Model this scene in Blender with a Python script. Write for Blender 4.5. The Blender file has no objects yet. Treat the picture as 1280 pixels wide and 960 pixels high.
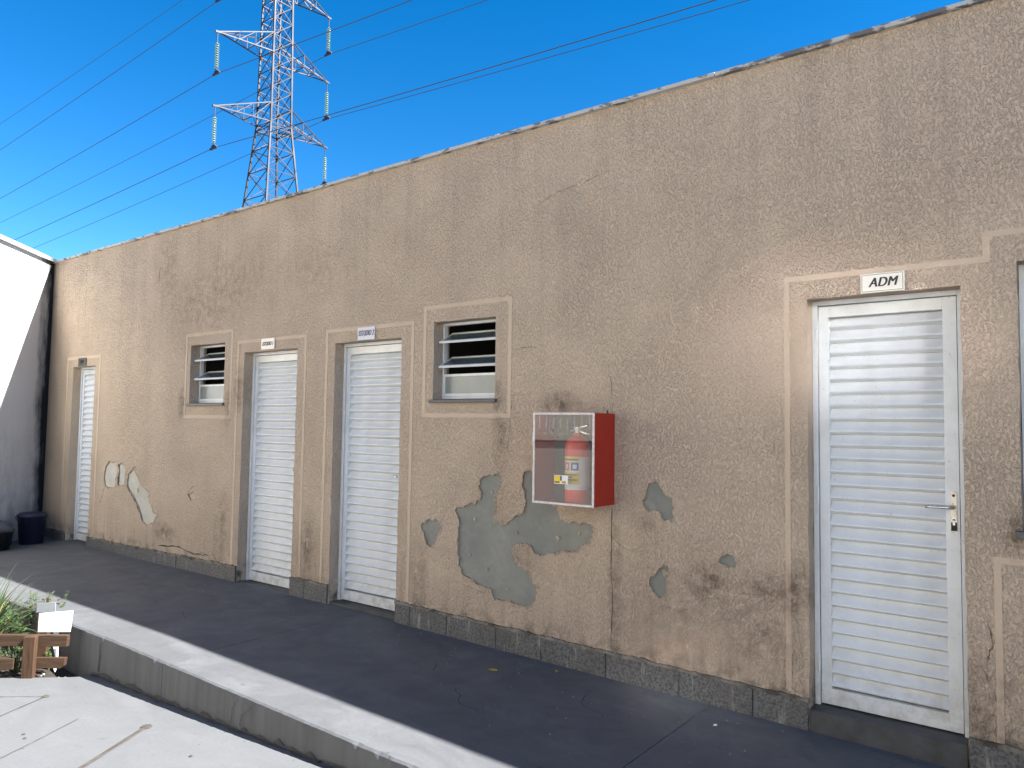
import bpy, bmesh, math, random
from mathutils import Vector, Matrix
from mathutils.geometry import delaunay_2d_cdt
random.seed(7)
R = math.radians
scene = bpy.context.scene
C = scene.collection

# ------------------------------------------------------------------ camera
cam = bpy.data.cameras.new('camera')
cam_ob = bpy.data.objects.new('camera', cam)
C.objects.link(cam_ob)
cam.sensor_width = 36.0
cam.lens = 940.0 / 1280.0 * 36.0
cam.clip_start = 0.05
cam.clip_end = 3000
right = Vector((0.79433816, 0.60730272, 0.01450161))
down = Vector((-0.02260312, 0.0534029, -0.9983172))
fwd = Vector((-0.60705518, 0.79267366, 0.05614689))
m = Matrix((right, -down, -fwd)).transposed().to_4x4()
m.translation = Vector((0.0, -4.055, 1.45))
cam_ob.matrix_world = m
scene.camera = cam_ob

# ------------------------------------------------------------------ light
SUN_DIR = Vector((0.690, 0.247, 0.680)).normalized()      # towards the sun
sun_el = math.asin(SUN_DIR.z)
sun_rot = math.atan2(SUN_DIR.x, SUN_DIR.y)
world = bpy.data.worlds.new('World')
scene.world = world
world.use_nodes = True
wn = world.node_tree.nodes
wl = world.node_tree.links
wn.clear()
w_out = wn.new('ShaderNodeOutputWorld')
w_bg = wn.new('ShaderNodeBackground')
w_sky = wn.new('ShaderNodeTexSky')
w_sky.sky_type = 'NISHITA'
w_sky.sun_disc = False
w_sky.sun_elevation = sun_el
w_sky.sun_rotation = sun_rot
w_sky.altitude = 900
w_sky.air_density = 0.8
w_sky.dust_density = 0.0
w_sky.ozone_density = 1.0
w_hsv = wn.new('ShaderNodeHueSaturation')
w_hsv.inputs['Saturation'].default_value = 1.45
w_hsv.inputs['Value'].default_value = 0.97
w_bg.inputs['Strength'].default_value = 0.052
wl.new(w_sky.outputs[0], w_hsv.inputs['Color'])
wl.new(w_hsv.outputs[0], w_bg.inputs['Color'])
wl.new(w_bg.outputs[0], w_out.inputs[0])

sun = bpy.data.lights.new('sun', 'SUN')
sun.energy = 5.0
sun.angle = R(0.5)
sun.color = (1.0, 0.97, 0.93)
sun_ob = bpy.data.objects.new('sun', sun)
C.objects.link(sun_ob)
sun_ob.location = (8, 6, 20)
sun_ob.rotation_euler = SUN_DIR.to_track_quat('Z', 'Y').to_euler()

scene.view_settings.view_transform = 'Standard'
scene.view_settings.look = 'None'
scene.view_settings.exposure = 2.45
scene.view_settings.gamma = 1.0
scene.view_settings.use_curve_mapping = False
scene.render.engine = 'CYCLES'
scene.cycles.use_denoising = True
scene.cycles.max_bounces = 8
scene.cycles.diffuse_bounces = 5
scene.cycles.blur_glossy = 0.0
scene.cycles.sample_clamp_indirect = 28
scene.cycles.use_adaptive_sampling = False

# ------------------------------------------------------------------ helpers
class MB:
    """collects shapes into one mesh"""
    def __init__(self):
        self.v = []; self.f = []
    def add(self, vs, fs):
        o = len(self.v)
        self.v += [tuple(p) for p in vs]
        self.f += [tuple(i + o for i in f) for f in fs]
        return self
    def box(self, x0, x1, y0, y1, z0, z1):
        vs = [(x0,y0,z0),(x1,y0,z0),(x1,y1,z0),(x0,y1,z0),(x0,y0,z1),(x1,y0,z1),(x1,y1,z1),(x0,y1,z1)]
        return self.add(vs, [(0,3,2,1),(4,5,6,7),(0,1,5,4),(1,2,6,5),(2,3,7,6),(3,0,4,7)])
    def prism(self, poly, axis, a, b):
        """poly: 2-D outline, pushed along axis from a to b.  axis x: poly=(y,z); y: (x,z); z: (x,y)"""
        def P(p, t):
            return {'x': (t, p[0], p[1]), 'y': (p[0], t, p[1]), 'z': (p[0], p[1], t)}[axis]
        n = len(poly)
        vs = [P(p, a) for p in poly] + [P(p, b) for p in poly]
        fs = [tuple(range(n))[::-1], tuple(range(n, 2*n))]
        for i in range(n):
            j = (i + 1) % n
            fs.append((i, j, n + j, n + i))
        return self.add(vs, fs)
    def beam(self, p, q, w, h=None, up=(0,0,1)):
        h = h or w
        p = Vector(p); q = Vector(q); d = (q - p).normalized()
        u = Vector(up)
        if abs(d.dot(u)) > 0.98: u = Vector((1,0,0))
        s = d.cross(u).normalized(); u = s.cross(d)
        vs = []
        for c in (p, q):
            for a, b in ((-1,-1),(1,-1),(1,1),(-1,1)):
                vs.append(c + s*(a*w/2) + u*(b*h/2))
        return self.add(vs, [(0,3,2,1),(4,5,6,7),(0,1,5,4),(1,2,6,5),(2,3,7,6),(3,0,4,7)])
    def tube(self, pts, r, n=8, close=False):
        pts = [Vector(p) for p in pts]
        rs = r if isinstance(r, (list, tuple)) else [r]*len(pts)
        vs = []; fs = []
        k = len(pts)
        prev = None
        for i, p in enumerate(pts):
            if close: d = pts[(i+1) % k] - pts[i-1]
            else: d = pts[min(i+1, k-1)] - pts[max(i-1, 0)]
            d.normalize()
            if prev is None:
                u = Vector((0,0,1)) if abs(d.z) < 0.9 else Vector((1,0,0))
            else: u = prev
            s = d.cross(u).normalized(); u = s.cross(d).normalized(); prev = u
            for j in range(n):
                a = 2*math.pi*j/n
                vs.append(p + s*(math.cos(a)*rs[i]) + u*(math.sin(a)*rs[i]))
        for i in range(k if close else k-1):
            for j in range(n):
                a = i*n + j; b = i*n + (j+1) % n
                i2 = (i+1) % k
                fs.append((a, b, i2*n + (j+1) % n, i2*n + j))
        if not close:
            fs.append(tuple(range(n))[::-1]); fs.append(tuple(range((k-1)*n, k*n)))
        return self.add(vs, fs)
    def lathe(self, prof, n=24, c=(0,0,0), cap=True):
        vs = []; fs = []
        for r, z in prof:
            for j in range(n):
                a = 2*math.pi*j/n
                vs.append((c[0]+r*math.cos(a), c[1]+r*math.sin(a), c[2]+z))
        k = len(prof)
        for i in range(k-1):
            for j in range(n):
                fs.append((i*n+j, i*n+(j+1)%n, (i+1)*n+(j+1)%n, (i+1)*n+j))
        if cap:
            fs.append(tuple(range(n))[::-1]); fs.append(tuple(range((k-1)*n, k*n)))
        return self.add(vs, fs)
    def mesh(self, name, mat, smooth=False, bevel=0):
        me = bpy.data.meshes.new(name)
        me.from_pydata(self.v, [], self.f)
        bm = bmesh.new(); bm.from_mesh(me)
        bmesh.ops.recalc_face_normals(bm, faces=bm.faces)
        if bevel:
            bmesh.ops.bevel(bm, geom=[e for e in bm.edges if len(e.link_faces) == 2 and e.calc_face_angle(0) > 0.5],
                            offset=bevel, segments=1, affect='EDGES', clamp_overlap=True)
        bm.to_mesh(me); bm.free()
        if smooth:
            for p in me.polygons: p.use_smooth = True
        if mat: me.materials.append(mat)
        return me
    def build(self, name, mat, parent=None, smooth=False, bevel=0, loc=None):
        o = bpy.data.objects.new(name, self.mesh(name, mat, smooth, bevel))
        C.objects.link(o)
        if parent is not None: o.parent = parent
        if loc: o.location = loc
        return o

def tag(o, label=None, cat=None, group=None, kind=None):
    if label: o['label'] = label
    if cat: o['category'] = cat
    if group: o['group'] = group
    if kind: o['kind'] = kind
    return o

def thing(name, label, cat, loc=(0,0,0), rz=0, group=None):
    o = bpy.data.objects.new(name, None)
    C.objects.link(o)
    o.location = loc; o.rotation_euler = (0, 0, rz)
    o.empty_display_size = 0.1
    return tag(o, label, cat, group)

def link_copy(me, name, parent, loc=(0,0,0)):
    o = bpy.data.objects.new(name, me)
    C.objects.link(o); o.parent = parent; o.location = loc
    return o

def jitter(poly, amp, depth=2, closed=True, rnd=random):
    """roughen an outline by splitting its edges and shifting the middles"""
    for _ in range(depth):
        out = []
        n = len(poly)
        for i in range(n if closed else n-1):
            a = Vector(poly[i]); b = Vector(poly[(i+1) % n])
            out.append(tuple(a))
            d = b - a; L = d.length
            nrm = Vector((-d.y, d.x)) / max(L, 1e-6)
            out.append(tuple((a+b)/2 + nrm*rnd.uniform(-1, 1)*min(amp, L*0.22)))
        if not closed: out.append(poly[-1])
        poly = out; amp *= 0.6
    return poly

def inside(p, poly):
    x, y = p; c = False; n = len(poly); j = n-1
    for i in range(n):
        xi, yi = poly[i]; xj, yj = poly[j]
        if (yi > y) != (yj > y) and x < (xj-xi)*(y-yi)/(yj-yi)+xi: c = not c
        j = i
    return c

def sheet_with_holes(outer, holes, extra=()):
    """triangulate a flat outline with holes -> 2-D verts, faces"""
    vs = []; es = []
    for loop in [outer] + holes:
        o = len(vs); n = len(loop)
        vs += [Vector(p) for p in loop]
        es += [(o+i, o+(i+1) % n) for i in range(n)]
    vs += [Vector(p) for p in extra if inside(p, outer)]
    r = delaunay_2d_cdt(vs, es, [], 0, 1e-6)
    V, F = r[0], r[2]
    keep = []
    for f in F:
        c = sum((V[i] for i in f), Vector((0,0)))/len(f)
        if inside(c, outer) and not any(inside(c, h) for h in holes):
            keep.append(f)
    return [tuple(v) for v in V], keep

# ------------------------------------------------------------------ material helpers
class Mat:
    def __init__(self, name, color=(0.5,0.5,0.5), rough=0.8, metal=0.0, spec=0.5):
        self.m = bpy.data.materials.new(name)
        self.m.use_nodes = True
        self.nt = self.m.node_tree
        self.n = self.nt.nodes
        self.b = self.n['Principled BSDF']
        self.b.inputs['Base Color'].default_value = (*color, 1)
        self.b.inputs['Roughness'].default_value = rough
        self.b.inputs['Metallic'].default_value = metal
        self.b.inputs['Specular IOR Level'].default_value = spec
        self._co = None
    def put(self, sock, val):
        if isinstance(val, bpy.types.NodeSocket): self.nt.links.new(val, sock)
        elif isinstance(val, (tuple, list)) and len(val) == 3 and sock.type == 'RGBA': sock.default_value = (*val, 1)
        else: sock.default_value = val
    def co(self):
        if self._co is None:
            self._co = self.n.new('ShaderNodeTexCoord').outputs['Object']
        return self._co
    def geo(self):
        return self.n.new('ShaderNodeNewGeometry').outputs['Position']
    def map(self, scale=(1,1,1), loc=(0,0,0), rot=(0,0,0), vec=None):
        k = self.n.new('ShaderNodeMapping')
        k.inputs['Scale'].default_value = scale
        k.inputs['Location'].default_value = loc
        k.inputs['Rotation'].default_value = rot
        self.nt.links.new(vec or self.co(), k.inputs['Vector'])
        return k.outputs[0]
    def noise(self, scale=5, detail=4, rough=0.55, dist=0.0, vec=None):
        k = self.n.new('ShaderNodeTexNoise')
        k.inputs['Scale'].default_value = scale
        k.inputs['Detail'].default_value = detail
        k.inputs['Roughness'].default_value = rough
        k.inputs['Distortion'].default_value = dist
        self.nt.links.new(vec or self.co(), k.inputs['Vector'])
        return k.outputs['Fac']
    def voronoi(self, scale=5, feature='F1', vec=None, out='Distance', rnd=1.0):
        k = self.n.new('ShaderNodeTexVoronoi')
        k.feature = feature
        k.inputs['Scale'].default_value = scale
        k.inputs['Randomness'].default_value = rnd
        self.nt.links.new(vec or self.co(), k.inputs['Vector'])
        return k.outputs[out]
    def ramp(self, fac, stops):
        k = self.n.new('ShaderNodeValToRGB')
        e = k.color_ramp.elements
        while len(e) < len(stops): e.new(0.5)
        for i, (p, c) in enumerate(stops):
            e[i].position = p
            e[i].color = (c, c, c, 1) if isinstance(c, (int, float)) else (*c, 1)
        self.nt.links.new(fac, k.inputs[0])
        return k.outputs[0]
    def mix(self, fac, a, b, mode='MIX'):
        k = self.n.new('ShaderNodeMix'); k.data_type = 'RGBA'; k.blend_type = mode
        self.put(k.inputs[0], fac); self.put(k.inputs[6], a); self.put(k.inputs[7], b)
        return k.outputs[2]
    def math(self, op, a, b=0.0, clamp=False):
        k = self.n.new('ShaderNodeMath'); k.operation = op; k.use_clamp = clamp
        self.put(k.inputs[0], a); self.put(k.inputs[1], b)
        return k.outputs[0]
    def sep(self, vec=None):
        k = self.n.new('ShaderNodeSeparateXYZ')
        self.nt.links.new(vec or self.co(), k.inputs[0])
        return k.outputs
    def spot(self, x, z, rx, rz):
        """1 at the middle of an ellipse on the wall, 0 at its rim"""
        s = self.map(scale=(1/rx, 0, 1/rz), loc=(-x/rx, 0, -z/rz))
        g = self.n.new('ShaderNodeTexGradient'); g.gradient_type = 'SPHERICAL'
        self.nt.links.new(s, g.inputs[0])
        return g.outputs['Fac']
    def bump(self, h, dist=0.01, strength=1.0, normal=None):
        k = self.n.new('ShaderNodeBump')
        k.inputs['Distance'].default_value = dist
        k.inputs['Strength'].default_value = strength
        self.nt.links.new(h, k.inputs['Height'])
        if normal: self.nt.links.new(normal, k.inputs['Normal'])
        self.nt.links.new(k.outputs[0], self.b.inputs['Normal'])
        return k.outputs[0]
    def color(self, c): self.put(self.b.inputs['Base Color'], c); return self
    def rough(self, c): self.put(self.b.inputs['Roughness'], c); return self

M = {}
# beige textured wall
def make_stucco(name, base, smooth=False):
    q = Mat(name, base, 0.88, spec=0.25)
    big = q.noise(0.9, 5, 0.6)
    vert = q.noise(1.0, 5, 0.6, vec=q.map(scale=(1.6, 1.6, 0.45)))
    streak = q.noise(1.0, 4, 0.65, vec=q.map(scale=(11, 11, 0.55)))
    fine = q.noise(90, 3, 0.6)
    z = q.sep()[2]; x = q.sep()[0]
    c = q.mix(q.ramp(big, [(0.35, 0.0), (0.68, 1.0)]), base, tuple(v*f for v, f in zip(base, (0.95, 0.94, 0.935))))
    # warmer, evener tone towards the far left end
    left = q.math('MULTIPLY', q.math('SUBTRACT', -7.6, x), 0.45, True)
    c = q.mix(q.math('MULTIPLY', left, 0.8), c, tuple(v*f for v, f in zip(base, (1.0, 0.98, 0.93))))
    # soot-grey dirt lodged in wide upright clouds
    dirt = q.ramp(vert, [(0.42, 0.0), (0.7, 1.0)])
    c = q.mix(q.math('MULTIPLY', dirt, 0.2), c, tuple(v*f for v, f in zip(base, (0.74, 0.76, 0.8))))
    # running streaks below the coping
    runs = q.math('MULTIPLY', q.ramp(streak, [(0.52, 0.0), (0.72, 1.0)]), q.math('MULTIPLY', q.math('SUBTRACT', z, 1.6), 0.42, True))
    c = q.mix(q.math('MULTIPLY', runs, 0.6), c, tuple(v*f for v, f in zip(base, (0.6, 0.61, 0.63))))
    lo = q.math('MULTIPLY', q.math('SUBTRACT', 0.62, z), 2.0, True)
    runs2 = q.math('MULTIPLY', q.ramp(streak, [(0.45, 0.0), (0.7, 1.0)]), lo)
    c = q.mix(q.math('MULTIPLY', runs2, 0.62), c, tuple(v*f for v, f in zip(base, (0.55, 0.52, 0.5))))
    rim = q.math('MULTIPLY', q.math('SUBTRACT', 0.2, z), 7.0, True)
    mold = q.math('MULTIPLY', rim, q.ramp(q.noise(9, 5, 0.65), [(0.46, 0.0), (0.62, 1.0)]))
    c = q.mix(q.math('MULTIPLY', mold, 0.85), c, (0.045, 0.038, 0.03))
    # single stains
    wash = q.ramp(q.noise(1.0, 5, 0.65, vec=q.map(scale=(3.2, 3.2, 0.28), loc=(3, 0, 1))), [(0.45, 0.0), (0.68, 1.0)])
    c = q.mix(q.math('MULTIPLY', wash, 0.24), c, tuple(v*f for v, f in zip(base, (0.70, 0.71, 0.73))))
    pale = q.ramp(q.noise(1.9, 5, 0.65, 0.4, vec=q.map(loc=(7, 2, 4))), [(0.55, 0.0), (0.75, 1.0)])
    c = q.mix(q.math('MULTIPLY', pale, 0.3), c, tuple(v*f for v, f in zip(base, (1.1, 1.1, 1.1))))
    sn = q.ramp(q.noise(14, 5, 0.7), [(0.36, 0.0), (0.66, 1.0)])
    for sx, sz, rx, rz, k in [(-6.6, 2.75, 0.9, 0.55, 0.42), (-7.75, 3.1, 0.3, 0.55, 0.5), (-7.3, 2.55, 0.8, 0.5, 0.35), (-5.2, 2.75, 0.7, 0.35, 0.3),
                              (-6.35, 1.75, 0.11, 0.3, 0.9), (-7.35, 1.62, 0.1, 0.22, 0.95), (-6.52, 1.6, 0.07, 0.3, 0.8), (-3.24, 1.66, 0.06, 0.13, 1.3),
                              (-3.2, 1.4, 0.09, 0.35, 0.6), (-2.72, 1.6, 0.22, 0.1, 0.9), (-1.36, 0.60, 0.2, 0.14, 1.2), (-1.12, 0.62, 0.07, 0.2, 1.2),
                              (-1.22, 0.62, 0.09, 0.22, 1.3), (-1.7, 0.6, 0.16, 0.14, 1.0), (-1.9, 0.4, 0.5, 0.5, 0.4), (-1.4, 0.35, 0.28, 0.3, 0.55),
                              (-5.25, 0.4, 0.14, 0.4, 0.7), (-6.55, 0.45, 0.16, 0.5, 0.6), (-7.6, 0.3, 0.3, 0.14, 0.9), (-3.05, 0.55, 0.5, 0.35, 0.4), (-2.3, 0.5, 0.07, 0.6, 0.7),
                              (-0.27, 1.02, 0.08, 0.16, 1.2), (-0.45, 0.2, 0.25, 0.4, 0.7), (-3.95, 0.35, 0.12, 0.4, 0.6), (-2.1, 0.88, 0.14, 0.09, 0.5)]:
        c = q.mix(q.math('MULTIPLY', q.math('MULTIPLY', q.spot(sx, sz, rx, rz), sn), min(k*1.5, 1.4), True), c, tuple(v*f for v, f in zip(base, (0.33, 0.31, 0.3))))
    c = q.mix(q.math('MULTIPLY', q.ramp(fine, [(0.3, 1.0), (0.46, 0.0)]), 0.22), c, tuple(v*0.7 for v in base))
    q.color(c)
    # relief: a raked, worm-like plaster
    if smooth:
        h = q.noise(60, 4, 0.6)
        q.bump(h, 0.005, 0.9)
    else:
        warp = q.map(scale=(1.25, 1.25, 0.72), rot=(0, 0.25, 0))
        h1 = q.noise(68, 3, 0.6, 0.6, vec=warp)
        r1 = q.ramp(h1, [(0.36, 0.0), (0.5, 0.75), (0.62, 1.0)])
        h2 = q.noise(120, 2, 0.6, 0.6)
        h3 = q.noise(29, 2, 0.5, 0.8, vec=warp)
        amt = q.ramp(q.noise(1.7, 4, 0.6), [(0.3, 0.45), (0.7, 1.0)])        # the trowel pressed harder here and there
        h = q.math('ADD', q.math('MULTIPLY', r1, amt), q.math('ADD', q.math('MULTIPLY', h2, 0.35), q.math('MULTIPLY', h3, 0.5)))
        q.bump(h, 0.0125, 1.0)
    return q.m
BEIGE = (0.56, 0.45, 0.345)
M['stucco'] = make_stucco('textured_beige_plaster', BEIGE)
M['stucco_smooth'] = make_stucco('trowelled_beige_plaster', tuple(v*f for v, f in zip(BEIGE, (0.93, 0.93, 0.93))), smooth=True)

def cement(name, a, b, scale=3.0, bumpd=0.002, rough=0.9):
    q = Mat(name, a, rough, spec=0.25)
    n1 = q.noise(scale, 6, 0.65); n2 = q.noise(scale*14, 4, 0.6)
    c = q.mix(q.ramp(n1, [(0.35, 0.0), (0.65, 1.0)]), a, b)
    c = q.mix(q.math('MULTIPLY', q.ramp(n2, [(0.4, 0.0), (0.75, 1.0)]), 0.35), c, tuple(v*0.72 for v in a))
    c = q.mix(q.math('MULTIPLY', q.ramp(q.noise(scale*2.2, 6, 0.7, 0.5, vec=q.map(loc=(5, 1, 2))), [(0.56, 0.0), (0.72, 1.0)]), 0.5), c, tuple(v*1.35 for v in a))
    c = q.mix(q.math('MULTIPLY', q.ramp(q.noise(scale*5, 5, 0.7), [(0.6, 0.0), (0.72, 1.0)]), 0.4), c, tuple(v*0.6 for v in a))
    q.color(c); q.bump(q.math('ADD', n2, q.math('MULTIPLY', n1, 2.0)), bumpd*2, 0.8)
    return q.m
M['cement'] = cement('bare_grey_cement', (0.25, 0.25, 0.225), (0.185, 0.195, 0.18), 3.0)
M['cement_pale'] = cement('pale_cement', (0.50, 0.475, 0.41), (0.40, 0.39, 0.35), 5.0)
M['mortar'] = cement('smeared_mortar', (0.26, 0.235, 0.20), (0.05, 0.043, 0.036), 7.0, 0.003)

# painted concrete floor
def floor_mat(name, base, scuff=1.0, wet=0.0):
    q = Mat(name, base, 0.62, spec=0.4)
    n0 = q.noise(0.7, 5, 0.6); n1 = q.noise(3.2, 6, 0.65, 0.6); n2 = q.noise(45, 4, 0.65)
    drag = q.noise(1.0, 5, 0.65, vec=q.map(scale=(1.1, 7.0, 1.0), rot=(0, 0, 0.35)))
    c = q.mix(q.ramp(n0, [(0.3, 0.0), (0.7, 1.0)]), base, tuple(v*0.84 for v in base))
    c = q.mix(q.math('MULTIPLY', q.ramp(n1, [(0.5, 0.0), (0.75, 1.0)]), 0.42*scuff), c, tuple(v*0.66 for v in base))
    c = q.mix(q.math('MULTIPLY', q.ramp(drag, [(0.55, 0.0), (0.75, 1.0)]), 0.3*scuff), c, tuple(v*1.28 for v in base))
    dust = q.ramp(q.noise(1.0, 6, 0.7, 0.8, vec=q.map(scale=(1.6, 2.6, 1.0), rot=(0, 0, -0.5), loc=(4, 2, 0))), [(0.5, 0.0), (0.78, 1.0)])
    c = q.mix(q.math('MULTIPLY', dust, 0.5*scuff), c, tuple(v*1.5 for v in base))
    c = q.mix(q.math('MULTIPLY', q.ramp(n2, [(0.25, 1.0), (0.4, 0.0)]), 0.4), c, tuple(v*0.6 for v in base))
    c = q.mix(q.ramp(q.noise(23, 2, 0.5), [(0.72, 0.0), (0.76, 0.7)]), c, tuple(v*0.4 for v in base))
    q.color(c)
    q.rough(q.ramp(n1, [(0.3, 0.52), (0.7, 0.75)]))
    q.bump(q.math('ADD', n2, q.math('MULTIPLY', n1, 0.8)), 0.0035, 0.55)
    return q.m
M['floor'] = floor_mat('grey_painted_floor', (0.085, 0.089, 0.095), 1.6)
M['court'] = floor_mat('pale_grey_court_paint', (0.108, 0.113, 0.118), 0.45)

q = Mat('kerb_render', (0.2, 0.2, 0.2), 0.85, spec=0.25)
st = q.noise(1.0, 5, 0.6, vec=q.map(scale=(9, 9, 0.8))); z = q.sep()[2]
c = q.mix(q.ramp(st, [(0.4, 0.0), (0.7, 1.0)]), (0.128, 0.128, 0.128), (0.095, 0.094, 0.093))
c = q.mix(q.ramp(q.noise(6, 5, 0.65), [(0.62, 0.0), (0.75, 0.6)]), c, (0.07, 0.07, 0.07))
q.color(c); q.bump(q.noise(50, 4, 0.6), 0.003, 0.5)
M['kerb'] = q.m

# dark granite skirting
q = Mat('speckled_granite', (0.1, 0.1, 0.1), 0.55, spec=0.5)
v1 = q.voronoi(130, out='Color'); n1 = q.noise(70, 3, 0.6); n2 = q.noise(3, 5, 0.6)
c = q.mix(q.ramp(n1, [(0.35, 0.0), (0.6, 1.0)]), (0.035, 0.035, 0.037), (0.125, 0.125, 0.125))
c = q.mix(q.ramp(n2, [(0.45, 0.0), (0.75, 0.7)]), c, (0.075, 0.07, 0.065))
c = q.mix(q.ramp(q.noise(1.0, 4, 0.6, vec=q.map(scale=(30, 30, 4))), [(0.6, 0.0), (0.72, 0.8)]), c, (0.26, 0.25, 0.23))
q.color(c); q.bump(n1, 0.003, 0.5)
M['granite'] = q.m

# flaking coping
q = Mat('flaking_coping_paint', (0.5, 0.5, 0.5), 0.8)
n1 = q.noise(1.0, 6, 0.7, vec=q.map(scale=(9, 12, 22))); n2 = q.noise(0.8, 3, 0.5)
f = q.ramp(q.math('ADD', n1, q.math('MULTIPLY', n2, 0.35)), [(0.60, 0.0), (0.66, 1.0)])
c = q.mix(f, (0.12, 0.12, 0.125), (0.42, 0.41, 0.39))
q.color(c); q.bump(n1, 0.006, 0.7)
M['coping'] = q.m

# white-washed side wall with black mould
q = Mat('lime_washed_wall', (0.8, 0.8, 0.78), 0.85, spec=0.25)
x, y, z = q.sep()
n1 = q.noise(1.0, 6, 0.68, vec=q.map(scale=(5, 5, 1.6))); n2 = q.noise(7, 6, 0.7)
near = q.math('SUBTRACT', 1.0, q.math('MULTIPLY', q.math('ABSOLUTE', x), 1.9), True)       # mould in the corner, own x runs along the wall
low = q.math('MULTIPLY', q.math('SUBTRACT', 1.9, z), 0.5, True)
c = q.mix(q.math('MULTIPLY', q.ramp(n1, [(0.45, 0.0), (0.75, 1.0)]), low), (0.52, 0.51, 0.495), (0.25, 0.245, 0.25))
c = q.mix(q.math('MULTIPLY', q.ramp(n2, [(0.5, 0.0), (0.7, 1.0)]), q.math('MULTIPLY', low, 0.6)), c, (0.2, 0.2, 0.2))
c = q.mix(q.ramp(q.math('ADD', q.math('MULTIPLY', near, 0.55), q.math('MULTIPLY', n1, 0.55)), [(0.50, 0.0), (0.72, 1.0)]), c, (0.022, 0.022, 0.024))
q.color(c); q.bump(q.noise(40, 4, 0.6), 0.004, 0.5)
M['lime'] = q.m

# metals, glass, paint
q = Mat('white_painted_aluminium', (0.72, 0.74, 0.755), 0.34, spec=0.5)
n1 = q.noise(1.0, 5, 0.6, vec=q.map(scale=(3, 3, 9)))
q.color(q.mix(q.ramp(n1, [(0.4, 0.0), (0.75, 1.0)]), (0.68, 0.715, 0.74), (0.55, 0.575, 0.60)))
def door_grime(q, c):
    """rain splash at the foot of the doors, hand marks at handle height"""
    p = q.geo(); z = q.sep(p)[2]
    foot = q.math('MULTIPLY', q.math('SUBTRACT', 0.34, z), 3.4, True)
    sp = q.ramp(q.noise(16, 5, 0.7, vec=p), [(0.42, 0.0), (0.7, 1.0)])
    c = q.mix(q.math('MULTIPLY', q.math('MULTIPLY', foot, sp), 0.6), c, (0.27, 0.24, 0.19))
    dust = q.ramp(q.noise(1.0, 4, 0.6, vec=q.map(scale=(6, 6, 1.2), vec=p)), [(0.48, 0.0), (0.7, 1.0)])
    c = q.mix(q.math('MULTIPLY', dust, 0.22), c, (0.36, 0.36, 0.35))
    spk = q.ramp(q.noise(70, 2, 0.5, vec=p), [(0.70, 0.0), (0.74, 1.0)])
    return q.mix(q.math('MULTIPLY', spk, 0.45), c, (0.22, 0.19, 0.15))
q.color(door_grime(q, q.mix(q.ramp(n1, [(0.4, 0.0), (0.75, 1.0)]), (0.68, 0.715, 0.74), (0.55, 0.575, 0.60))))
q.rough(q.ramp(n1, [(0.3, 0.26), (0.7, 0.42)]))
M['alu'] = q.m
q = Mat('white_painted_aluminium_trim', (0.70, 0.725, 0.745), 0.36)
q.color(door_grime(q, q.mix(q.ramp(q.noise(6, 5, 0.6), [(0.4, 0.0), (0.75, 1.0)]), (0.68, 0.71, 0.73), (0.55, 0.575, 0.59))))
M['alu_trim'] = q.m
q = Mat('steel', (0.6, 0.6, 0.6), 0.25, 1.0); q.rough(q.ramp(q.noise(40, 3), [(0.3, 0.18), (0.7, 0.4)])); M['steel'] = q.m
q = Mat('galvanised_steel', (0.62, 0.63, 0.64), 0.5, 0.35)
q.color(q.mix(q.ramp(q.noise(1.2, 3), [(0.35, 0.0), (0.65, 1.0)]), (0.046, 0.044, 0.051), (0.022, 0.022, 0.028))); M['galv'] = q.m
q = Mat('worn_cream_plate', (0.72, 0.66, 0.55), 0.4, 0.2); q.color(q.mix(q.ramp(q.noise(60, 4), [(0.5, 0.0), (0.7, 1.0)]), (0.78, 0.74, 0.66), (0.5, 0.36, 0.2))); M['plate'] = q.m
q = Mat('dark_gap', (0.015, 0.015, 0.015), 0.8); q.color(q.mix(q.noise(20), (0.012, 0.012, 0.012), (0.03, 0.028, 0.026))); M['dark'] = q.m
q = Mat('crack_shadow_dirt', (0.03, 0.027, 0.024), 0.95); q.color(q.mix(q.noise(25), (0.018, 0.016, 0.014), (0.07, 0.06, 0.05))); M['crack'] = q.m
q = Mat('faint_crack_dirt', (0.2, 0.16, 0.12), 0.95); q.color(q.mix(q.ramp(q.noise(12), [(0.4, 0.0), (0.6, 1.0)]), (0.11, 0.09, 0.07), (0.36, 0.28, 0.21))); M['crack_faint'] = q.m
q = Mat('room_dark', (0.05, 0.05, 0.05), 0.9); q.color(q.mix(q.noise(3), (0.035, 0.036, 0.028), (0.06, 0.06, 0.062))); M['room'] = q.m
q = Mat('dark_sill_stone', (0.07, 0.07, 0.08), 0.5); q.color(q.mix(q.noise(50, 4), (0.045, 0.045, 0.05), (0.12, 0.12, 0.125))); M['sill'] = q.m
q = Mat('threshold_stone', (0.09, 0.095, 0.1), 0.6); q.color(q.mix(q.ramp(q.noise(8, 5, 0.65), [(0.35, 0), (0.7, 1)]), (0.065, 0.068, 0.072), (0.03, 0.03, 0.027))); M['step'] = q.m

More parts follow.
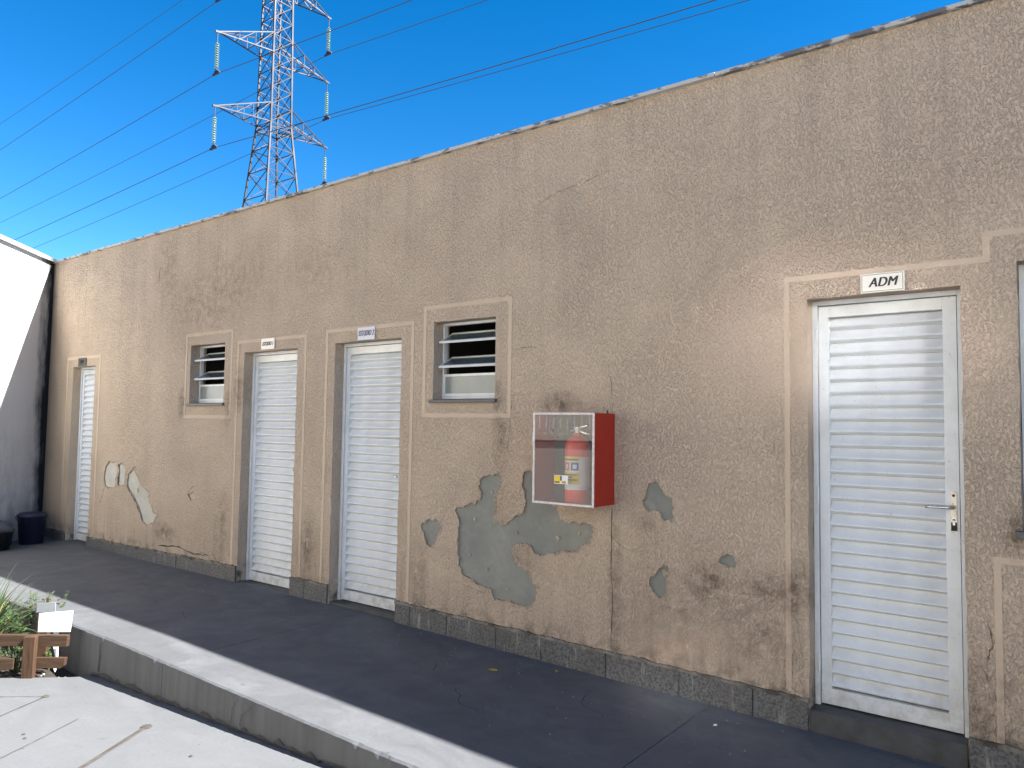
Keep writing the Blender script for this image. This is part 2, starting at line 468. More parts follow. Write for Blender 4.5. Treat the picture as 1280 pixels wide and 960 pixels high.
def glass(name, tint, body, refl_rough=0.03, alpha=0.5, bumpy=0.0):
    """a pane: mirror reflection by Fresnel over a mix of see-through and cloudy body"""
    mt = bpy.data.materials.new(name); mt.use_nodes = True
    n = mt.node_tree.nodes; l = mt.node_tree.links; n.clear()
    out = n.new('ShaderNodeOutputMaterial')
    tr = n.new('ShaderNodeBsdfTransparent'); tr.inputs[0].default_value = (*tint, 1)
    df = n.new('ShaderNodeBsdfDiffuse')
    nz = n.new('ShaderNodeTexNoise'); nz.inputs['Scale'].default_value = 9
    tc = n.new('ShaderNodeTexCoord'); l.new(tc.outputs['Object'], nz.inputs['Vector'])
    cr = n.new('ShaderNodeMix'); cr.data_type = 'RGBA'
    cr.inputs[6].default_value = (*body, 1); cr.inputs[7].default_value = (*[v*0.75 for v in body], 1)
    l.new(nz.outputs['Fac'], cr.inputs[0]); l.new(cr.outputs[2], df.inputs[0])
    m1 = n.new('ShaderNodeMixShader'); m1.inputs[0].default_value = 1 - alpha
    l.new(tr.outputs[0], m1.inputs[1]); l.new(df.outputs[0], m1.inputs[2])
    gl = n.new('ShaderNodeBsdfGlossy'); gl.inputs['Roughness'].default_value = refl_rough
    fr = n.new('ShaderNodeFresnel'); fr.inputs['IOR'].default_value = 1.75
    m2 = n.new('ShaderNodeMixShader')
    ge = n.new('ShaderNodeNewGeometry'); iv = n.new('ShaderNodeMath'); iv.operation = 'SUBTRACT'; iv.inputs[0].default_value = 1.0
    l.new(ge.outputs['Backfacing'], iv.inputs[1])
    ml = n.new('ShaderNodeMath'); ml.operation = 'MULTIPLY'; l.new(fr.outputs[0], ml.inputs[0]); l.new(iv.outputs[0], ml.inputs[1])
    l.new(ml.outputs[0], m2.inputs[0]); l.new(m1.outputs[0], m2.inputs[1]); l.new(gl.outputs[0], m2.inputs[2])
    l.new(m2.outputs[0], out.inputs[0])
    if bumpy:
        b = n.new('ShaderNodeBump'); b.inputs['Distance'].default_value = bumpy
        n2 = n.new('ShaderNodeTexNoise'); n2.inputs['Scale'].default_value = 60
        l.new(tc.outputs['Object'], n2.inputs['Vector']); l.new(n2.outputs['Fac'], b.inputs['Height'])
        l.new(b.outputs[0], gl.inputs['Normal'])
    return mt
M['frosted'] = glass('ribbed_greenish_glass', (0.7, 0.8, 0.78), (0.33, 0.38, 0.37), 0.22, 0.25, 0.001)
M['sash_glass'] = glass('tilted_sash_glass', (0.6, 0.72, 0.74), (0.2, 0.25, 0.26), 0.1, 0.55)
M['acrylic'] = glass('clear_acrylic', (0.93, 0.94, 0.93), (0.45, 0.45, 0.43), 0.0, 0.94)
for n_ in M['acrylic'].node_tree.nodes:
    if n_.type == 'FRESNEL': n_.inputs[0].default_value = 1.9
M['dark_glass'] = glass('dark_window_glass', (0.4, 0.45, 0.5), (0.05, 0.055, 0.06), 0.03, 0.5)

def plain(key, name, col, rough=0.5, metal=0.0, var=0.82, sc=12, bump=0.0):
    q = Mat(name, col, rough, metal)
    n1 = q.noise(sc, 5, 0.6)
    q.color(q.mix(q.ramp(n1, [(0.35, 0.0), (0.7, 1.0)]), col, tuple(v*var for v in col)))
    if bump: q.bump(n1, bump, 0.5)
    M[key] = q.m
plain('red', 'red_enamel', (0.42, 0.022, 0.006), 0.55, var=0.8, sc=9)
plain('reflection_grey', 'pane_reflection_grey', (0.11, 0.105, 0.1), 0.7)
plain('red_ext', 'extinguisher_red', (0.8, 0.07, 0.04), 0.3)
plain('pink_frame', 'chipped_white_frame', (0.72, 0.64, 0.60), 0.5, var=0.7, sc=40)
plain('white', 'white_card', (0.82, 0.84, 0.84), 0.5, var=0.96)
plain('grey_card', 'weathered_grey_card', (0.2, 0.215, 0.225), 0.6, var=0.85)
plain('cream', 'cream_plaque', (0.72, 0.70, 0.63), 0.35, var=0.93)
plain('bluewhite', 'bluish_plaque', (0.52, 0.54, 0.62), 0.35, var=0.85, sc=30)
plain('greyplaque', 'dirty_grey_plaque', (0.085, 0.083, 0.075), 0.5, var=0.6, sc=30)
plain('ink', 'black_ink', (0.015, 0.015, 0.017), 0.5)
plain('ink_blue', 'navy_ink', (0.03, 0.035, 0.09), 0.5)
plain('yellow', 'yellow_print', (0.72, 0.52, 0.03), 0.4, var=0.9)
plain('blue', 'blue_print', (0.05, 0.09, 0.32), 0.4, var=0.9)
plain('label', 'label_white', (0.70, 0.70, 0.74), 0.35, var=0.93)
plain('rubber', 'black_rubber', (0.02, 0.02, 0.022), 0.5)
plain('bucket', 'dark_blue_plastic', (0.0035, 0.0045, 0.026), 0.55, var=0.8)
plain('tub', 'black_plastic', (0.012, 0.013, 0.014), 0.5)
plain('cloth', 'grey_cloth', (0.075, 0.08, 0.085), 0.95, var=0.6, bump=0.01)
plain('soil', 'dark_soil', (0.035, 0.026, 0.02), 0.95, var=0.45, sc=30, bump=0.03)
plain('pebble', 'pale_gravel', (0.25, 0.235, 0.215), 0.8, var=0.6, sc=20)
plain('leafy', 'herb_green', (0.05, 0.085, 0.02), 0.5, var=0.55, sc=14)
plain('blade', 'grass_blade_green', (0.045, 0.085, 0.03), 0.4, var=0.6, sc=9)
plain('blade_dry', 'dry_blade', (0.2, 0.17, 0.06), 0.6, var=0.7, sc=9)
plain('dry_leaf', 'fallen_yellow_leaf', (0.42, 0.30, 0.06), 0.7, var=0.6, sc=30)
plain('insul', 'green_glass_insulator', (0.16, 0.26, 0.24), 0.12, var=0.8)
plain('wire', 'aluminium_conductor', (0.03, 0.032, 0.04), 0.7, var=0.8)
plain('roof', 'roof_membrane', (0.25, 0.24, 0.23), 0.9)
plain('earth', 'packed_earth', (0.15, 0.13, 0.10), 0.95, var=0.7, sc=0.2)
plain('tile', 'grey_wall_tile', (0.62, 0.58, 0.51), 0.4, var=0.8, sc=3)
plain('ledge_shadow', 'ledge_shadow_brown', (0.05, 0.04, 0.035), 0.5)
plain('bar', 'white_bar_paint', (0.66, 0.67, 0.68), 0.45)
plain('facade', 'pale_facade', (0.78, 0.70, 0.57), 0.85, var=0.9, sc=2)
q = Mat('weathered_timber', (0.24, 0.13, 0.06), 0.75, spec=0.3)
g = q.noise(1.0, 6, 0.65, 0.8, vec=q.map(scale=(5, 60, 60)))
q.color(q.mix(q.ramp(g, [(0.35, 0.0), (0.7, 1.0)]), (0.058, 0.032, 0.017), (0.02, 0.011, 0.006))); q.bump(g, 0.003, 0.6)
M['wood'] = q.m
q = Mat('weathered_timber_post', (0.24, 0.13, 0.06), 0.75, spec=0.3)
g = q.noise(1.0, 6, 0.65, 0.8, vec=q.map(scale=(60, 60, 5)))
q.color(q.mix(q.ramp(g, [(0.35, 0.0), (0.7, 1.0)]), (0.07, 0.037, 0.018), (0.026, 0.013, 0.007))); q.bump(g, 0.003, 0.6)
M['wood_up'] = q.m

# ------------------------------------------------------------------ the building
def floor_z(x):
    """height of the walkway: it falls gently to the right"""
    t = max(-11.0, min(3.0, x))
    return -0.018 - max(0.0, t + 5.2)*0.0136

WALL_L, WALL_R, WALL_T = -10.65, 6.0, 3.47
DOORS = [  # x0, x1, z bottom, z top
    (-9.92, -9.33, -0.02, 2.10), (-6.275, -5.47, -0.02, 2.105), (-4.965, -4.18, -0.005, 2.12), (-1.16, -0.462, 0.03, 2.14)]
WINS = [(-7.215, -6.6, 1.63, 2.22), (-3.842, -3.255, 1.635, 2.213), (-0.24, 1.15, 1.015, 2.23)]
PATCH = {
 'main': [(-3.303,1.118),(-3.197,1.117),(-3.197,1.076),(-3.213,1.007),(-3.228,0.891),(-3.244,0.808),(-3.191,0.785),(-3.114,0.812),(-3.039,0.859),(-2.99,0.896),(-2.982,0.923),(-2.988,0.988),(-3.009,1.053),(-2.997,1.133),(-2.945,1.162),(-2.864,1.169),(-2.799,1.079),(-2.765,0.952),(-2.718,0.904),(-2.702,0.861),(-2.626,0.842),(-2.581,0.853),(-2.543,0.844),(-2.463,0.838),(-2.448,0.803),(-2.455,0.765),(-2.491,0.725),(-2.549,0.687),(-2.623,0.661),(-2.699,0.646),(-2.776,0.631),(-2.855,0.609),(-2.904,0.629),(-2.928,0.659),(-3.002,0.671),(-3.069,0.65),(-3.093,0.608),(-3.067,0.558),(-3.016,0.525),(-2.958,0.506),(-2.925,0.458),(-2.917,0.433),(-2.881,0.425),(-2.884,0.373),(-2.899,0.307),(-2.93,0.276),(-2.979,0.262),(-3.045,0.272),(-3.096,0.29),(-3.181,0.277),(-3.224,0.278),(-3.251,0.334),(-3.304,0.34),(-3.358,0.353),(-3.413,0.366),(-3.459,0.387),(-3.524,0.407),(-3.554,0.459),(-3.546,0.515),(-3.567,0.597),(-3.569,0.695),(-3.552,0.753),(-3.572,0.808),(-3.601,0.848),(-3.583,0.87),(-3.517,0.875),(-3.444,0.916),(-3.425,0.896),(-3.371,0.935),(-3.354,0.991),(-3.388,1.031),(-3.374,1.073)],
 's1': [(-3.924,0.734),(-3.864,0.762),(-3.794,0.772),(-3.744,0.743),(-3.733,0.694),(-3.771,0.647),(-3.789,0.588),(-3.828,0.555),(-3.879,0.586),(-3.897,0.649),(-3.927,0.683)],
 'p3': [(-2.079,1.127),(-2.03,1.143),(-2.001,1.119),(-1.977,1.077),(-1.963,1.056),(-1.92,1.041),(-1.911,0.995),(-1.91,0.943),(-1.924,0.916),(-1.972,0.908),(-1.991,0.936),(-2.001,0.962),(-2.059,0.966),(-2.098,0.98),(-2.108,1.015),(-2.094,1.051),(-2.084,1.087)],
 'p4': [(-2.009,0.631),(-1.98,0.66),(-1.947,0.656),(-1.952,0.604),(-1.956,0.552),(-1.97,0.481),(-2.008,0.467),(-2.047,0.496),(-2.067,0.536),(-2.062,0.581)],
 'p5': [(-1.64,0.726),(-1.593,0.769),(-1.567,0.763),(-1.542,0.726),(-1.555,0.696),(-1.593,0.691),(-1.636,0.706)],
 'a': [(-8.855,0.989),(-8.711,0.983),(-8.665,0.896),(-8.694,0.805),(-8.708,0.704),(-8.875,0.682),(-8.95,0.7),(-8.985,0.812),(-8.947,0.928)],
 'b': [(-8.421,0.863),(-8.291,0.924),(-8.194,0.831),(-8.145,0.77),(-7.966,0.695),(-7.938,0.613),(-7.845,0.504),(-7.739,0.481),(-7.815,0.392),(-7.958,0.348),(-8.068,0.38),(-8.119,0.472),(-8.216,0.572),(-8.335,0.661),(-8.434,0.753)],
 'c': [(-7.17,0.736),(-7.059,0.753),(-7.018,0.697),(-7.127,0.67)],
 'a2': [(-8.652,0.963),(-8.56,0.978),(-8.47,0.905),(-8.469,0.795),(-8.523,0.721),(-8.64,0.73),(-8.633,0.853)],
}
patches = {k: jitter(v, 0.017, 3) for k, v in PATCH.items()}

building = thing('building', 'long single storey beige building with peeling textured plaster and four white louvred doors', 'building', (0, 0, 0))
openings = []
for x0, x1, z0, z1 in DOORS: openings.append([(x0, -0.18), (x1, -0.18), (x1, z1), (x0, z1)])
for x0, x1, z0, z1 in WINS: openings.append([(x0, z0), (x1, z0), (x1, z1), (x0, z1)])
outer = [(WALL_L, -0.2), (WALL_R, -0.2), (WALL_R, WALL_T), (WALL_L, WALL_T)]

SKIN = 0.009
def wavy(poly, amp=0.0035, step=0.09):
    """an opening's plastered edge is never ruler-straight"""
    out = []
    n = len(poly)
    for i in range(n):
        a = Vector(poly[i]); b = Vector(poly[(i+1) % n]); L = (b-a).length
        k = max(1, int(L/step))
        nrm = Vector((-(b-a).y, (b-a).x))/L
        for j in range(k):
            t = j/k
            out.append(tuple(a.lerp(b, t) + (nrm*random.uniform(-amp, amp) if j else Vector((0,0)))))
    return out
w_open = [wavy(o) for o in openings]
holes = w_open + list(patches.values())
V, F = sheet_with_holes(outer, holes)
skin = MB()
skin.add([(p[0], 0, p[1]) for p in V], F)
for h in w_open:
    n = len(h)
    skin.add([(p[0], 0, p[1]) for p in h] + [(p[0], 0.17, p[1]) for p in h], [(i, (i+1) % n, n+(i+1) % n, n+i) for i in range(n)])
for h in patches.values():
    n = len(h)
    skin.add([(p[0], 0, p[1]) for p in h] + [(p[0], SKIN, p[1]) for p in h], [(i, (i+1) % n, n+(i+1) % n, n+i) for i in range(n)])
skin.build('front_wall', M['stucco'], building)
# bare cement seen where the plaster has come away: one sheet piece behind each hole
for k, h in patches.items():
    xs = [p[0] for p in h]; zs = [p[1] for p in h]
    mat = M['cement'] if k in ('main', 's1', 'p3', 'p4', 'p5') else M['cement_pale']
    MB().box(min(xs)-0.03, max(xs)+0.03, SKIN+0.0005, 0.05, min(zs)-0.03, max(zs)+0.03).build('bare_patch', mat, building)
# the paint layer curls up along the broken edge; a few islands of it still cling to the cement
def flaking_edge(h):
    n = len(h); mb = MB(); vs = []
    area = sum(h[i][0]*h[(i+1) % n][1] - h[(i+1) % n][0]*h[i][1] for i in range(n))
    sg = 1 if area > 0 else -1
    lift = 0.003
    for i in range(n):
        d = Vector(h[(i+1) % n]) - Vector(h[i-1]); d.normalize()
        nr = Vector((d.y, -d.x))*sg
        lift = min(0.009, max(0.0, 0.8*lift + random.gauss(0.0008, 0.0016)))
        w_ = 0.008 + random.random()*0.012
        o_ = Vector(h[i]) + nr*w_
        vs += [(o_.x, 0.0006, o_.y), (h[i][0]-nr.x*0.0015, -0.0006-lift, h[i][1]-nr.y*0.0015), (h[i][0]-nr.x*0.0005, SKIN, h[i][1]-nr.y*0.0005)]
    fs = []
    for i in range(n):
        j = (i+1) % n
        for k_ in range(2): fs.append((3*i+k_, 3*j+k_, 3*j+k_+1, 3*i+k_+1))
    mb.add(vs, fs).build('flaking_edge', M['stucco'], building)
for k, h in patches.items(): flaking_edge(h)
def island(cx, cz, r_):
    n = 9
    pl = jitter([(cx + r_*random.uniform(0.5, 1.2)*math.cos(2*math.pi*i/n), cz + 1.3*r_*random.uniform(0.5, 1.2)*math.sin(2*math.pi*i/n)) for i in range(n)], 0.006, 2)
    MB().prism(pl, 'y', 0.0035, SKIN+0.002).build('paint_flake', M['stucco'], building)
for cx, cz, r_ in ((-3.42, 0.80, 0.014), (-3.30, 0.47, 0.012), (-2.72, 0.74, 0.016), (-3.12, 0.36, 0.01), (-3.05, 0.74, 0.011), (-2.56, 0.78, 0.012), (-3.46, 0.55, 0.009), (-1.97, 0.61, 0.02), (-8.2, 0.7, 0.02), (-3.27, 1.0, 0.012)):
    island(cx, cz, r_)
# shell of the building: back, ends, roof
sh = MB()
sh.box(WALL_L, WALL_R, 6.8, 7.0, -0.4, 3.47)
sh.box(WALL_L, WALL_L+0.2, 0.17, 6.8, -0.4, 3.47)
sh.box(WALL_R-0.2, WALL_R, 0.17, 6.8, -0.4, 3.47)
sh.build('rear_wall', M['facade'], building)
MB().box(WALL_L+0.2, WALL_R-0.2, 0.17, 6.8, 3.1, 3.25).build('roof', M['roof'], building)
# coping stones
x = WALL_L - 0.0
k = 0
while x < WALL_R:
    L = random.uniform(1.3, 1.7)
    x2 = min(x + L, WALL_R)
    dz = random.uniform(-0.0015, 0.0015)
    MB().box(x+0.002, x2-0.002, -0.03+random.uniform(-0.002, 0.002), 0.2, 3.471+dz, 3.494+dz).build('coping_stone', M['coping'], building)
    x = x2
# granite skirting slabs between the doors
def skirt_top(x):
    return floor_z(x) + (0.145 if x > -5.2 else 0.145 - 0.045*min(1, (-5.2-x)/3.5))
runs = [(WALL_L+0.01, DOORS[0][0]-0.003), (DOORS[0][1]+0.003, DOORS[1][0]-0.003), (DOORS[1][1]+0.003, DOORS[2][0]-0.003), (DOORS[2][1]+0.003, DOORS[3][0]-0.003), (DOORS[3][1]+0.003, 3.0)]
joints = [-10.3, -8.6, -8.1, -7.7, -7.318, -6.831, -5.263, -4.016, -3.65, -3.2, -2.828, -2.348, -1.873, -1.45, -0.41, 0.05, 0.5, 1.0, 1.5, 2.0, 2.5]
for a, b in runs:
    cuts = [a] + [j for j in joints if a + 0.05 < j < b - 0.03] + [b]
    for p, r in zip(cuts, cuts[1:]):
        yo = -0.017 + random.uniform(-0.002, 0.002)
        za, zb = skirt_top(p)+random.uniform(-0.004, 0.004), skirt_top(r)+random.uniform(-0.004, 0.004)
        MB().prism([(p+0.0025, floor_z(p)-0.05), (r-0.0025, floor_z(r)-0.05), (r-0.0025, zb), (p+0.0025, za)], 'y', yo, -0.0008).build('skirting_slab', M['granite'], building, bevel=0.002)
    # rough mortar smeared along the top of the slabs
    n = max(4, int((b-a)/0.018)); top = []; bot = []; wk = wk2 = 0.0
    for i in range(n+1):
        xx = a + (b-a)*i/n
        wk = 0.8*wk + random.gauss(0, 0.0035); wk2 = 0.85*wk2 + random.gauss(0, 0.003)
        top.append((xx, skirt_top(xx) + 0.008 + abs(wk)*0.9))
        bot.append((xx, skirt_top(xx) - 0.001 - abs(wk2)))
    MB().prism(bot + top[::-1], 'y', -0.0205, -0.0006).build('mortar_smear', M['mortar'], building)

# smooth plaster bands round the openings
def band(points, w=0.03, y0=-0.0022, closed=False):
    """strip of width w whose outer edge follows the points"""
    pts = [Vector(p) for p in points]; n = len(pts)
    inner = []
    for i in range(n):
        dirs = []
        if closed or i > 0: dirs.append((pts[i]-pts[i-1]).normalized())
        if closed or i < n-1: dirs.append((pts[(i+1) % n]-pts[i]).normalized())
        off = Vector((0, 0))
        if len(dirs) == 1: off = Vector((dirs[0].y, -dirs[0].x))
        else: off = Vector((dirs[0].y, -dirs[0].x)) + Vector((dirs[1].y, -dirs[1].x))
        inner.append(pts[i] + off*w)
    mb = MB()
    for i in range(n if closed else n-1):
        j = (i+1) % n
        mb.prism([tuple(pts[i]), tuple(pts[j]), tuple(inner[j]), tuple(inner[i])], 'y', y0, 0.003)
    o = mb.build('plaster_band', M['stucco_smooth'], building)
    return o
band([(-10.085, 0.10), (-10.085, 2.223), (-9.185, 2.223), (-9.185, 0.11)], 0.035)
band([(-6.388, 0.12), (-6.388, 2.222), (-5.342, 2.222), (-5.342, 0.13)])
band([(-5.085, 0.13), (-5.085, 2.24), (-4.045, 2.24), (-4.045, 0.13)])
band([(-7.312, 1.483), (-7.312, 2.342), (-6.465, 2.342), (-6.465, 1.483)], 0.032, closed=True)
band([(-3.948, 1.507), (-3.948, 2.34), (-3.113, 2.34), (-3.113, 1.507)], closed=True)
band([(-1.278, 0.10), (-1.278, 2.267), (-0.37, 2.267), (-0.37, 2.382), (1.3, 2.382)], 0.029)
band([(1.3, 0.895), (-0.352, 0.895), (-0.352, 0.07)], -0.029)

# cracks, as thin crooked ribbons of dirt-filled fissure
def ribbon_xz(pts, w, y=-0.0012, amp=0.012, depth=3):
    pts = jitter(pts, amp, depth, closed=False)
    vs = []; n = len(pts)
    for i, p in enumerate(pts):
        d = Vector(pts[min(i+1, n-1)]) - Vector(pts[max(i-1, 0)])
        nr = Vector((-d.y, d.x)).normalized()
        ww = w*random.uniform(0.4, 1.3)/2*(0.35 if i in (0, n-1) else 1)
        vs += [(p[0]+nr.x*ww, y, p[1]+nr.y*ww), (p[0]-nr.x*ww, y, p[1]-nr.y*ww)]
    return vs, [(2*i, 2*i+1, 2*i+3, 2*i+2) for i in range(n-1)]
def crack(pts, w=0.004, mat='crack', amp=0.012, parent=None):
    mb = MB(); mb.add(*ribbon_xz(pts, w, amp=amp)); return mb.build('crack', M[mat], parent or building)
crack([(-2.322, 0.975), (-2.325, 0.646), (-2.313, 0.36), (-2.321, 0.11)], 0.006, amp=0.006)
crack([(-2.32, 1.54), (-2.33, 1.7), (-2.36, 1.85)], 0.004, 'crack_faint')
crack([(-3.10, 1.63), (-3.12, 1.5), (-3.14, 1.3)], 0.004, 'crack_faint')
crack([(-3.12, 1.97), (-2.9, 1.975)], 0.004, 'crack_faint'); crack([(-3.14, 1.66), (-2.95, 1.665)], 0.004, 'crack_faint')
crack([(-1.21, 0.42), (-1.2, 0.3), (-1.215, 0.2), (-1.2, 0.09)], 0.004, 'crack_faint')
crack([(-2.95, 2.94), (-2.75, 3.0), (-2.6, 3.02)], 0.005, 'crack_faint')
crack([(-2.55, 3.02), (-2.35, 3.07)], 0.005, 'crack_faint')
crack([(-2.35, 0.8), (-2.2, 0.72), (-2.1, 0.76)], 0.004, 'crack_faint')
crack([(-2.15, 0.82), (-2.06, 0.76), (-1.98, 0.8)], 0.005, 'crack_faint')
crack([(-5.28, 0.45), (-5.29, 0.3), (-5.285, 0.14)], 0.012, 'crack_faint', 0.004)
crack([(-7.72, 0.16), (-7.3, 0.19), (-7.0, 0.15), (-6.75, 0.17)], 0.012, 'crack'); crack([(-6.72, 0.22), (-6.6, 0.12)], 0.008, 'crack_faint')
crack([(-8.44, 0.75), (-8.33, 0.65), (-8.21, 0.565), (-8.12, 0.46), (-8.07, 0.385)], 0.016, 'crack', 0.01)
crack([(-8.42, 0.86), (-8.31, 0.93), (-8.24, 0.95)], 0.01, 'crack'); crack([(-8.99, 0.81), (-8.96, 0.68), (-8.99, 0.6), (-9.08, 0.5)], 0.010, 'crack_faint')
crack([(-7.9, 3.1), (-7.92, 2.95)], 0.02, 'crack_faint', 0.004)
crack([(-7.19, 0.73), (-7.1, 0.8), (-7.0, 0.83)], 0.008, 'crack_faint')
crack([(-0.4, 0.62), (-0.36, 0.5), (-0.4, 0.38), (-0.35, 0.25), (-0.36, 0.1)], 0.006, 'crack_faint')
crack([(-3.6, 0.35), (-3.3, 0.3)], 0.004, 'crack_faint')

# louvred doors (parts of the building; slats, frame and handle are their sub-parts)
def make_door(i, label):
    x0, x1, z0, z1 = DOORS[i]
    w = x1 - x0; h = z1 - z0
    Y = 0.105
    leaf = MB()
    jl, st_l = 0.026, 0.05
    zb, zt = 0.012, h - 0.03
    top_r, bot_r = 0.06, 0.08
    a, b = jl+0.004, w-jl-0.004
    if i != 3: st_l = 0.04
    leaf.box(a, a+st_l, 0, 0.046, zb, zt); leaf.box(b-0.06, b, 0, 0.046, zb, zt)
    leaf.box(a+st_l, b-0.06, 0.001, 0.031, zt-top_r, zt); leaf.box(a+st_l, b-0.06, 0.001, 0.031, zb, zb+bot_r)
    d = leaf.build('door', M['alu_trim'], building, bevel=0.0015, loc=(x0, Y, z0))
    tag(d, label)
    fr = MB()
    fr.box(0.001, jl, -0.012, 0.06, -0.005, h-0.001); fr.box(w-jl, w-0.001, -0.012, 0.06, -0.005, h-0.001); fr.box(jl, w-jl, -0.012, 0.06, h-0.026, h-0.001)
    fr.build('door_frame', M['alu_trim'], d, bevel=0.0015)
    lo, hi = zb+bot_r, zt-top_r
    N = 28; p = (hi-lo)/N
    sx0, sx1 = a+st_l+0.0005, b-0.0605
    prof = [(0.038, p*1.0), (0.003, 0.023), (0.003, 0.0155), (0.034, 0.0015), (0.042, 0.0005), (0.042, p)]
    me = MB().prism(prof, 'x', sx0, sx1).mesh('slat', M['alu'])
    for k in range(N):
        s = link_copy(me, 'slat', d, (0, random.uniform(-0.0008, 0.0008), lo + k*p))
        s.rotation_euler = (0, random.uniform(-0.0012, 0.0012), 0)
    for hz in (0.22, 1.08, 1.92):
        hg = MB(); hg.tube([(a-0.006, -0.014, hz-0.045), (a-0.006, -0.014, hz+0.045)], 0.007, 8)
        hg.build('hinge', M['alu_trim'], d, smooth=False)
    return d, w, h
def lever(d, x, z, ln, side=-1, plate=True):
    if plate:
        hp = MB().box(x-0.0135, x+0.0135, -0.006, -0.0004, z-0.115, z+0.075).build('handle_plate', M['plate'], d, bevel=0.0015)
        cy = MB(); cy.tube([(x, -0.010, z-0.055), (x, -0.0005, z-0.055)], 0.0085, 14); cy.box(x-0.005, x+0.005, -0.010, -0.0005, z-0.085, z-0.056)
        cy.build('lock_cylinder', M['steel'], d)
        sl = MB(); sl.box(x-0.012, x+0.012, -0.0085, -0.006, z-0.112, z-0.072); sl.tube([(x, -0.0075, z+0.055), (x, -0.0055, z+0.055)], 0.0065, 10)
        sl.build('keyhole', M['dark'], d)
    hd = MB()
    hd.tube([(x, 0.0, z), (x, -0.035, z)], 0.0095, 10)
    hd.tube([(x, -0.032, z), (x+side*0.02, -0.045, z), (x+side*0.05, -0.05, z-0.001), (x+side*ln, -0.05, z-0.002)], [0.0095, 0.0095, 0.008, 0.0065], 10)
    hd.build('door_handle', M['steel'], d, smooth=True)
d, w, h = make_door(0, 'narrow white louvred door nearest the corner of the side wall')
lever(d, w-0.06, 1.05, 0.09)
d, w, h = make_door(1, 'white louvred door beside the smaller bathroom window')
lever(d, w-0.13, 1.06, 0.055, 1, False)
d, w, h = make_door(2, 'white louvred door in the middle of the wall')
lever(d, w-0.13, 1.05, 0.06, 1, False)
d, w, h = make_door(3, 'largest white louvred door with a lever handle on a cream plate')
lever(d, w-0.055, 1.065, 0.115)
for i, (x0, x1, z0, z1) in enumerate(DOORS):
    zf = floor_z((x0+x1)/2)
    f = -0.012 if i == 3 else 0.012
    MB().box(x0+0.002, x1-0.002, f, 0.17, zf-0.06, z0+0.004).build('doorstep', M['step'], building, bevel=0.004)
# tilting bathroom windows
def bath_window(i, label):
    x0, x1, z0, z1 = WINS[i]
    w = x1-x0; h = z1-z0; t = 0.017
    Y = 0.1
    f = MB()
    f.box(0.001, t, 0, 0.035, 0.012, h-0.001); f.box(w-t, w-0.001, 0, 0.035, 0.012, h-0.001)
    f.box(t, w-t, 0, 0.035, h-t-0.001, h-0.001); f.box(t, w-t, 0, 0.035, 0.012, 0.012+t)
    win = f.build('window', M['alu_trim'], building, loc=(x0, Y, z0)); tag(win, label)
    hb = 0.195
    r = MB()                                     # fixed light at the bottom
    r.box(t+0.001, t+0.016, -0.006, 0.012, 0.030, hb); r.box(w-t-0.016, w-t-0.001, -0.006, 0.012, 0.030, hb)
    r.box(t+0.016, w-t-0.016, -0.006, 0.012, hb-0.018, hb); r.box(t+0.016, w-t-0.016, -0.006, 0.012, 0.030, 0.050)
    r.build('fixed_light_frame', M['alu_trim'], win)
    MB().box(t+0.016, w-t-0.016, 0.001, 0.005, 0.05, hb-0.018).build('pane', M['frosted'], win)
    ph = (h-t-hb)/2
    for k in range(2):
        zc = hb + ph*(k+0.5)
        ang = R(62)
        hs = ph/2 - 0.004
        def pt(u, v):                             # u along the sash, v through it
            return (0.012 + math.sin(ang)*u + math.cos(ang)*v, zc + math.cos(ang)*u - math.sin(ang)*v)
        rails = MB()
        for u in (-hs, hs-0.014):
            rails.prism([pt(u, -0.008), pt(u+0.014, -0.008), pt(u+0.014, 0.008), pt(u, 0.008)], 'x', t+0.003, w-t-0.003)
        for xa in (t+0.003, w-t-0.013):
            rails.prism([pt(-hs+0.014, -0.007), pt(hs-0.014, -0.007), pt(hs-0.014, 0.007), pt(-hs+0.014, 0.007)], 'x', xa, xa+0.01)
        rails.build('tilted_sash', M['alu_trim'], win)
        MB().prism([pt(-hs+0.014, -0.002), pt(hs-0.014, -0.002), pt(hs-0.014, 0.002), pt(-hs+0.014, 0.002)], 'x', t+0.013, w-t-0.013).build('sash_pane', M['sash_glass'], win)
    MB().prism([(-0.025, 0.002), (0.135, 0.014), (0.135, -0.016), (-0.025, -0.022)], 'x', -0.02, w+0.02).build('sill', M['sill'], win, bevel=0.003, loc=(0, -Y, 0))
    rm = MB().box(-0.3, w+0.3, 0.075, 2.2, -0.8, h+0.6)
    rm.v += []; 
    rm.f = [f_ for k2, f_ in enumerate(rm.f) if k2 != 2]
    rm.build('room_shell', M['room'], win)
bath_window(0, 'smaller looking tilting window between the narrow door and the next door')
bath_window(1, 'tilting window right of the middle door')
x0, x1, z0, z1 = WINS[2]
w = x1-x0; h = z1-z0
f = MB()
for xa in (0.001, w/2-0.02, w-0.036): f.box(xa, xa+0.035, 0, 0.05, 0.012, h-0.001)
f.box(0.036, w-0.036, 0.002, 0.048, 0.012, 0.05); f.box(0.036, w-0.036, 0.002, 0.048, h-0.04, h-0.001)
win = f.build('window', M['alu_trim'], building, loc=(x0, 0.1, z0)); tag(win, 'wide window cut by the right edge of the photo')
MB().box(0.036, w/2-0.02, 0.02, 0.025, 0.05, h-0.04).build('pane', M['dark_glass'], win)
MB().box(w/2+0.015, w-0.036, 0.02, 0.025, 0.05, h-0.04).build('pane', M['dark_glass'], win)
MB().prism([(-0.03, 0.003), (0.135, 0.012), (0.135, -0.02), (-0.03, -0.03)], 'x', -0.025, w+0.025).build('sill', M['sill'], win, bevel=0.003, loc=(0, -0.1, 0))
